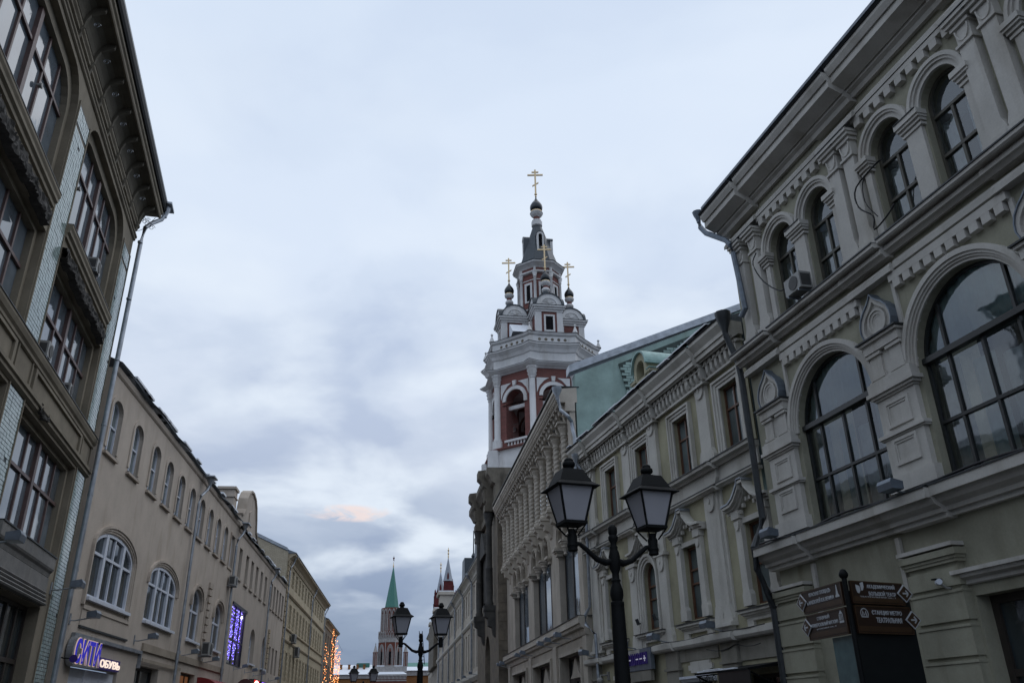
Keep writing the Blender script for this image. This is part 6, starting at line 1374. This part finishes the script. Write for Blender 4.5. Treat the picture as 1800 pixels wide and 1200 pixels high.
def acunit(f, x, z, label, o=.35, w_=.36, h_=.5):
    t = f.thing('air_conditioner', label, 'air conditioner', x, 0, z)
    link('casing', MB().box(-w_, w_, o - .28, o, 0, h_).mesh('casing', M['ac']), t)
    link('fan_grille', MB().lathe(0, 0, [(h_ * .42, 0), (h_ * .42, .01)], 16).mesh('fan_grille', M['acd']), t, (-.04, o + .002, h_ / 2), rot=(R(-90), 0, 0))
    link('side_grille', MB().box(w_ + .001, w_ + .006, o - .25, o - .03, .05, h_ - .05).box(-w_ - .006, -w_ - .001, o - .25, o - .03, .05, h_ - .05).mesh('side_grille', M['acd']), t)
    link('bracket', MB().box(-w_ * .7, -w_ * .7 + .03, 0, o, -.04, -.001).box(w_ * .7, w_ * .7 + .03, 0, o, -.04, -.001).mesh('bracket', M['metal']), t)
acunit(A, 12.95, 9.46, 'white air conditioner on the ledge under the left arched window of the grey-green house', .5, .27, .36)
acunit(F_, 18.6, 11.22, 'air conditioner on the top floor sill of the ochre house', .2, .2, .3)
acunit(F_, 16.8, 8.3, 'air conditioner at the left end of the middle floor sill', .14, .17, .3)
acunit(F_, 18.9, 8.3, 'small square air conditioner at the right of the middle floor window', .1, .13, .24)
acunit(H, 37.35, 4.25, 'air conditioner between the two narrow arched windows of the sand house', .4, .4, .5)
acunit(H, 41.4, 7.6, 'air conditioner under the rectangular top window beside the downpipe', .35, .36, .42)
acunit(Q, 67.0, 7.2, 'upper air conditioner on the yellowish rusticated house', .4, .5, .6); acunit(Q, 69.6, 6.4, 'lower air conditioner on the yellowish rusticated house', .4, .5, .7)
for x, z, lb in ((13.9, 12.6, 'round metal flue through the top window at the left edge'), (17.3, 12.6, 'round metal flue through the second top window')):
    t = F_.thing('flue_pipe', lb, 'vent pipe', x, -.28, z); link('pipe', MB().tube([(0, 0, 0), (0, .09, .01)], .045, 12).tube([(0, .08, .01), (0, .11, .012)], .058, 12).mesh('pipe', M['ac'], smooth=40), t)
t = A.thing('security_camera', 'white bullet security camera on the grey-green wall', 'camera', 10.95, 0, 3.33)
link('camera_body', MB().tube([(.14, .22, .1), (-.1, .4, .08)], .045, 10).mesh('camera_body', M['whitef'], smooth=40), t); link('sunshield', MB().box(.1, .18, .16, .3, .14, .16).mesh('sunshield', M['black']), t); link('mount', MB().tube([(0, 0, 0), (0, .2, .0), (.02, .3, .08)], .018, 6).box(-.06, .06, 0, .05, -.1, .03).mesh('mount', M['ac']), t)
t = B.thing('security_camera', 'small white dome camera on the olive house near the ground floor corner', 'camera', 26.0, 0, 2.75)
link('dome', MB().lathe(0, .3, [(.03, -.16), (.09, -.12), (.1, -.02), (.06, .03)], 12).mesh('dome', M['ac'], smooth=50), t); link('mount', MB().tube([(0, 0, .1), (0, .28, .1), (0, .3, .02)], .025, 6).box(-.08, .08, 0, .04, -.04, .2).mesh('mount', M['ac']), t)
def cable(f, pts, label, r=.015):
    t = f.thing('cable', label, 'cable', pts[0][0], pts[0][1], pts[0][2]); x0, o0, z0 = pts[0]; sg_ = -1 if f.mir else 1
    P = [Vector((sg_ * (x - x0), o - o0, z - z0)) for x, o, z in pts]; Qs = []
    for i in range(len(P) - 1):
        a_, b_, c_, d_ = P[max(i - 1, 0)], P[i], P[i + 1], P[min(i + 2, len(P) - 1)]
        for j in range(4):
            u_2 = j / 4; Qs.append(.5 * ((2 * b_) + (-a_ + c_) * u_2 + (2 * a_ - 5 * b_ + 4 * c_ - d_) * u_2 ** 2 + (-a_ + 3 * b_ - 3 * c_ + d_) * u_2 ** 3))
    Qs.append(P[-1]); link('wire', MB().tube(Qs, r, 6).mesh('wire', M['cable'], smooth=60), t)
cable(A, [(14.45, .2, 11.3), (14.5, .3, 11.0), (14.2, .3, 10.4), (13.6, .35, 9.85), (13.2, .45, 9.75)], 'black cable running down to the white air conditioner')
cable(A, [(10.15, .25, 10.75), (10.7, .4, 10.5), (10.75, .4, 10.1), (10.5, .35, 9.75), (10.55, .35, 9.5), (10.2, .35, 9.55), (10.0, .3, 9.7)], 'thick black cable loop between the second pair of pilasters')
cable(A, [(10.1, .22, 10.75), (10.5, .35, 10.6), (10.62, .35, 10.15), (10.45, .3, 9.72)], 'thin inner cable of the black loop', .01)
pts = [(XX, .40 + .02 * math.sin(XX * 3), 4.87 + .03 * math.sin(XX * 2.1)) for XX in [15.7 - .5 * i for i in range(18)]]; cable(A, pts, 'dark cable lying along the ground floor cornice of the grey-green house', .02)
pts = [(XX, .19 + .02 * math.sin(XX * 3), 3.41 + .02 * math.sin(XX * 2.1)) for XX in [27.3 - .6 * i for i in range(19)]]; cable(B, pts, 'thin cable lying along the cornice of the olive house', .012)
pts = [(19.3 - .35 * i, .12, 3.1 - .08 * math.sin(math.pi * ((i % 4) / 4))) for i in range(8)]; cable(B, pts, 'sagging cable under the cornice of the olive house', .01)
# snow and old sheets on roof edges
for f, x0, x1, z, o in ((H, 22.6, 42, 10.83, .2), (K, 43, 61, 10.66, .2)):
    m = MB()
    for i in range(14):
        x = random.uniform(x0, x1); m.box(x, x + random.uniform(.3, 1.2), o - .4, o, z + .02, z + .06 + random.random() * .05)
    f.part('roof_snow', m, M['snow'], kind='stuff')
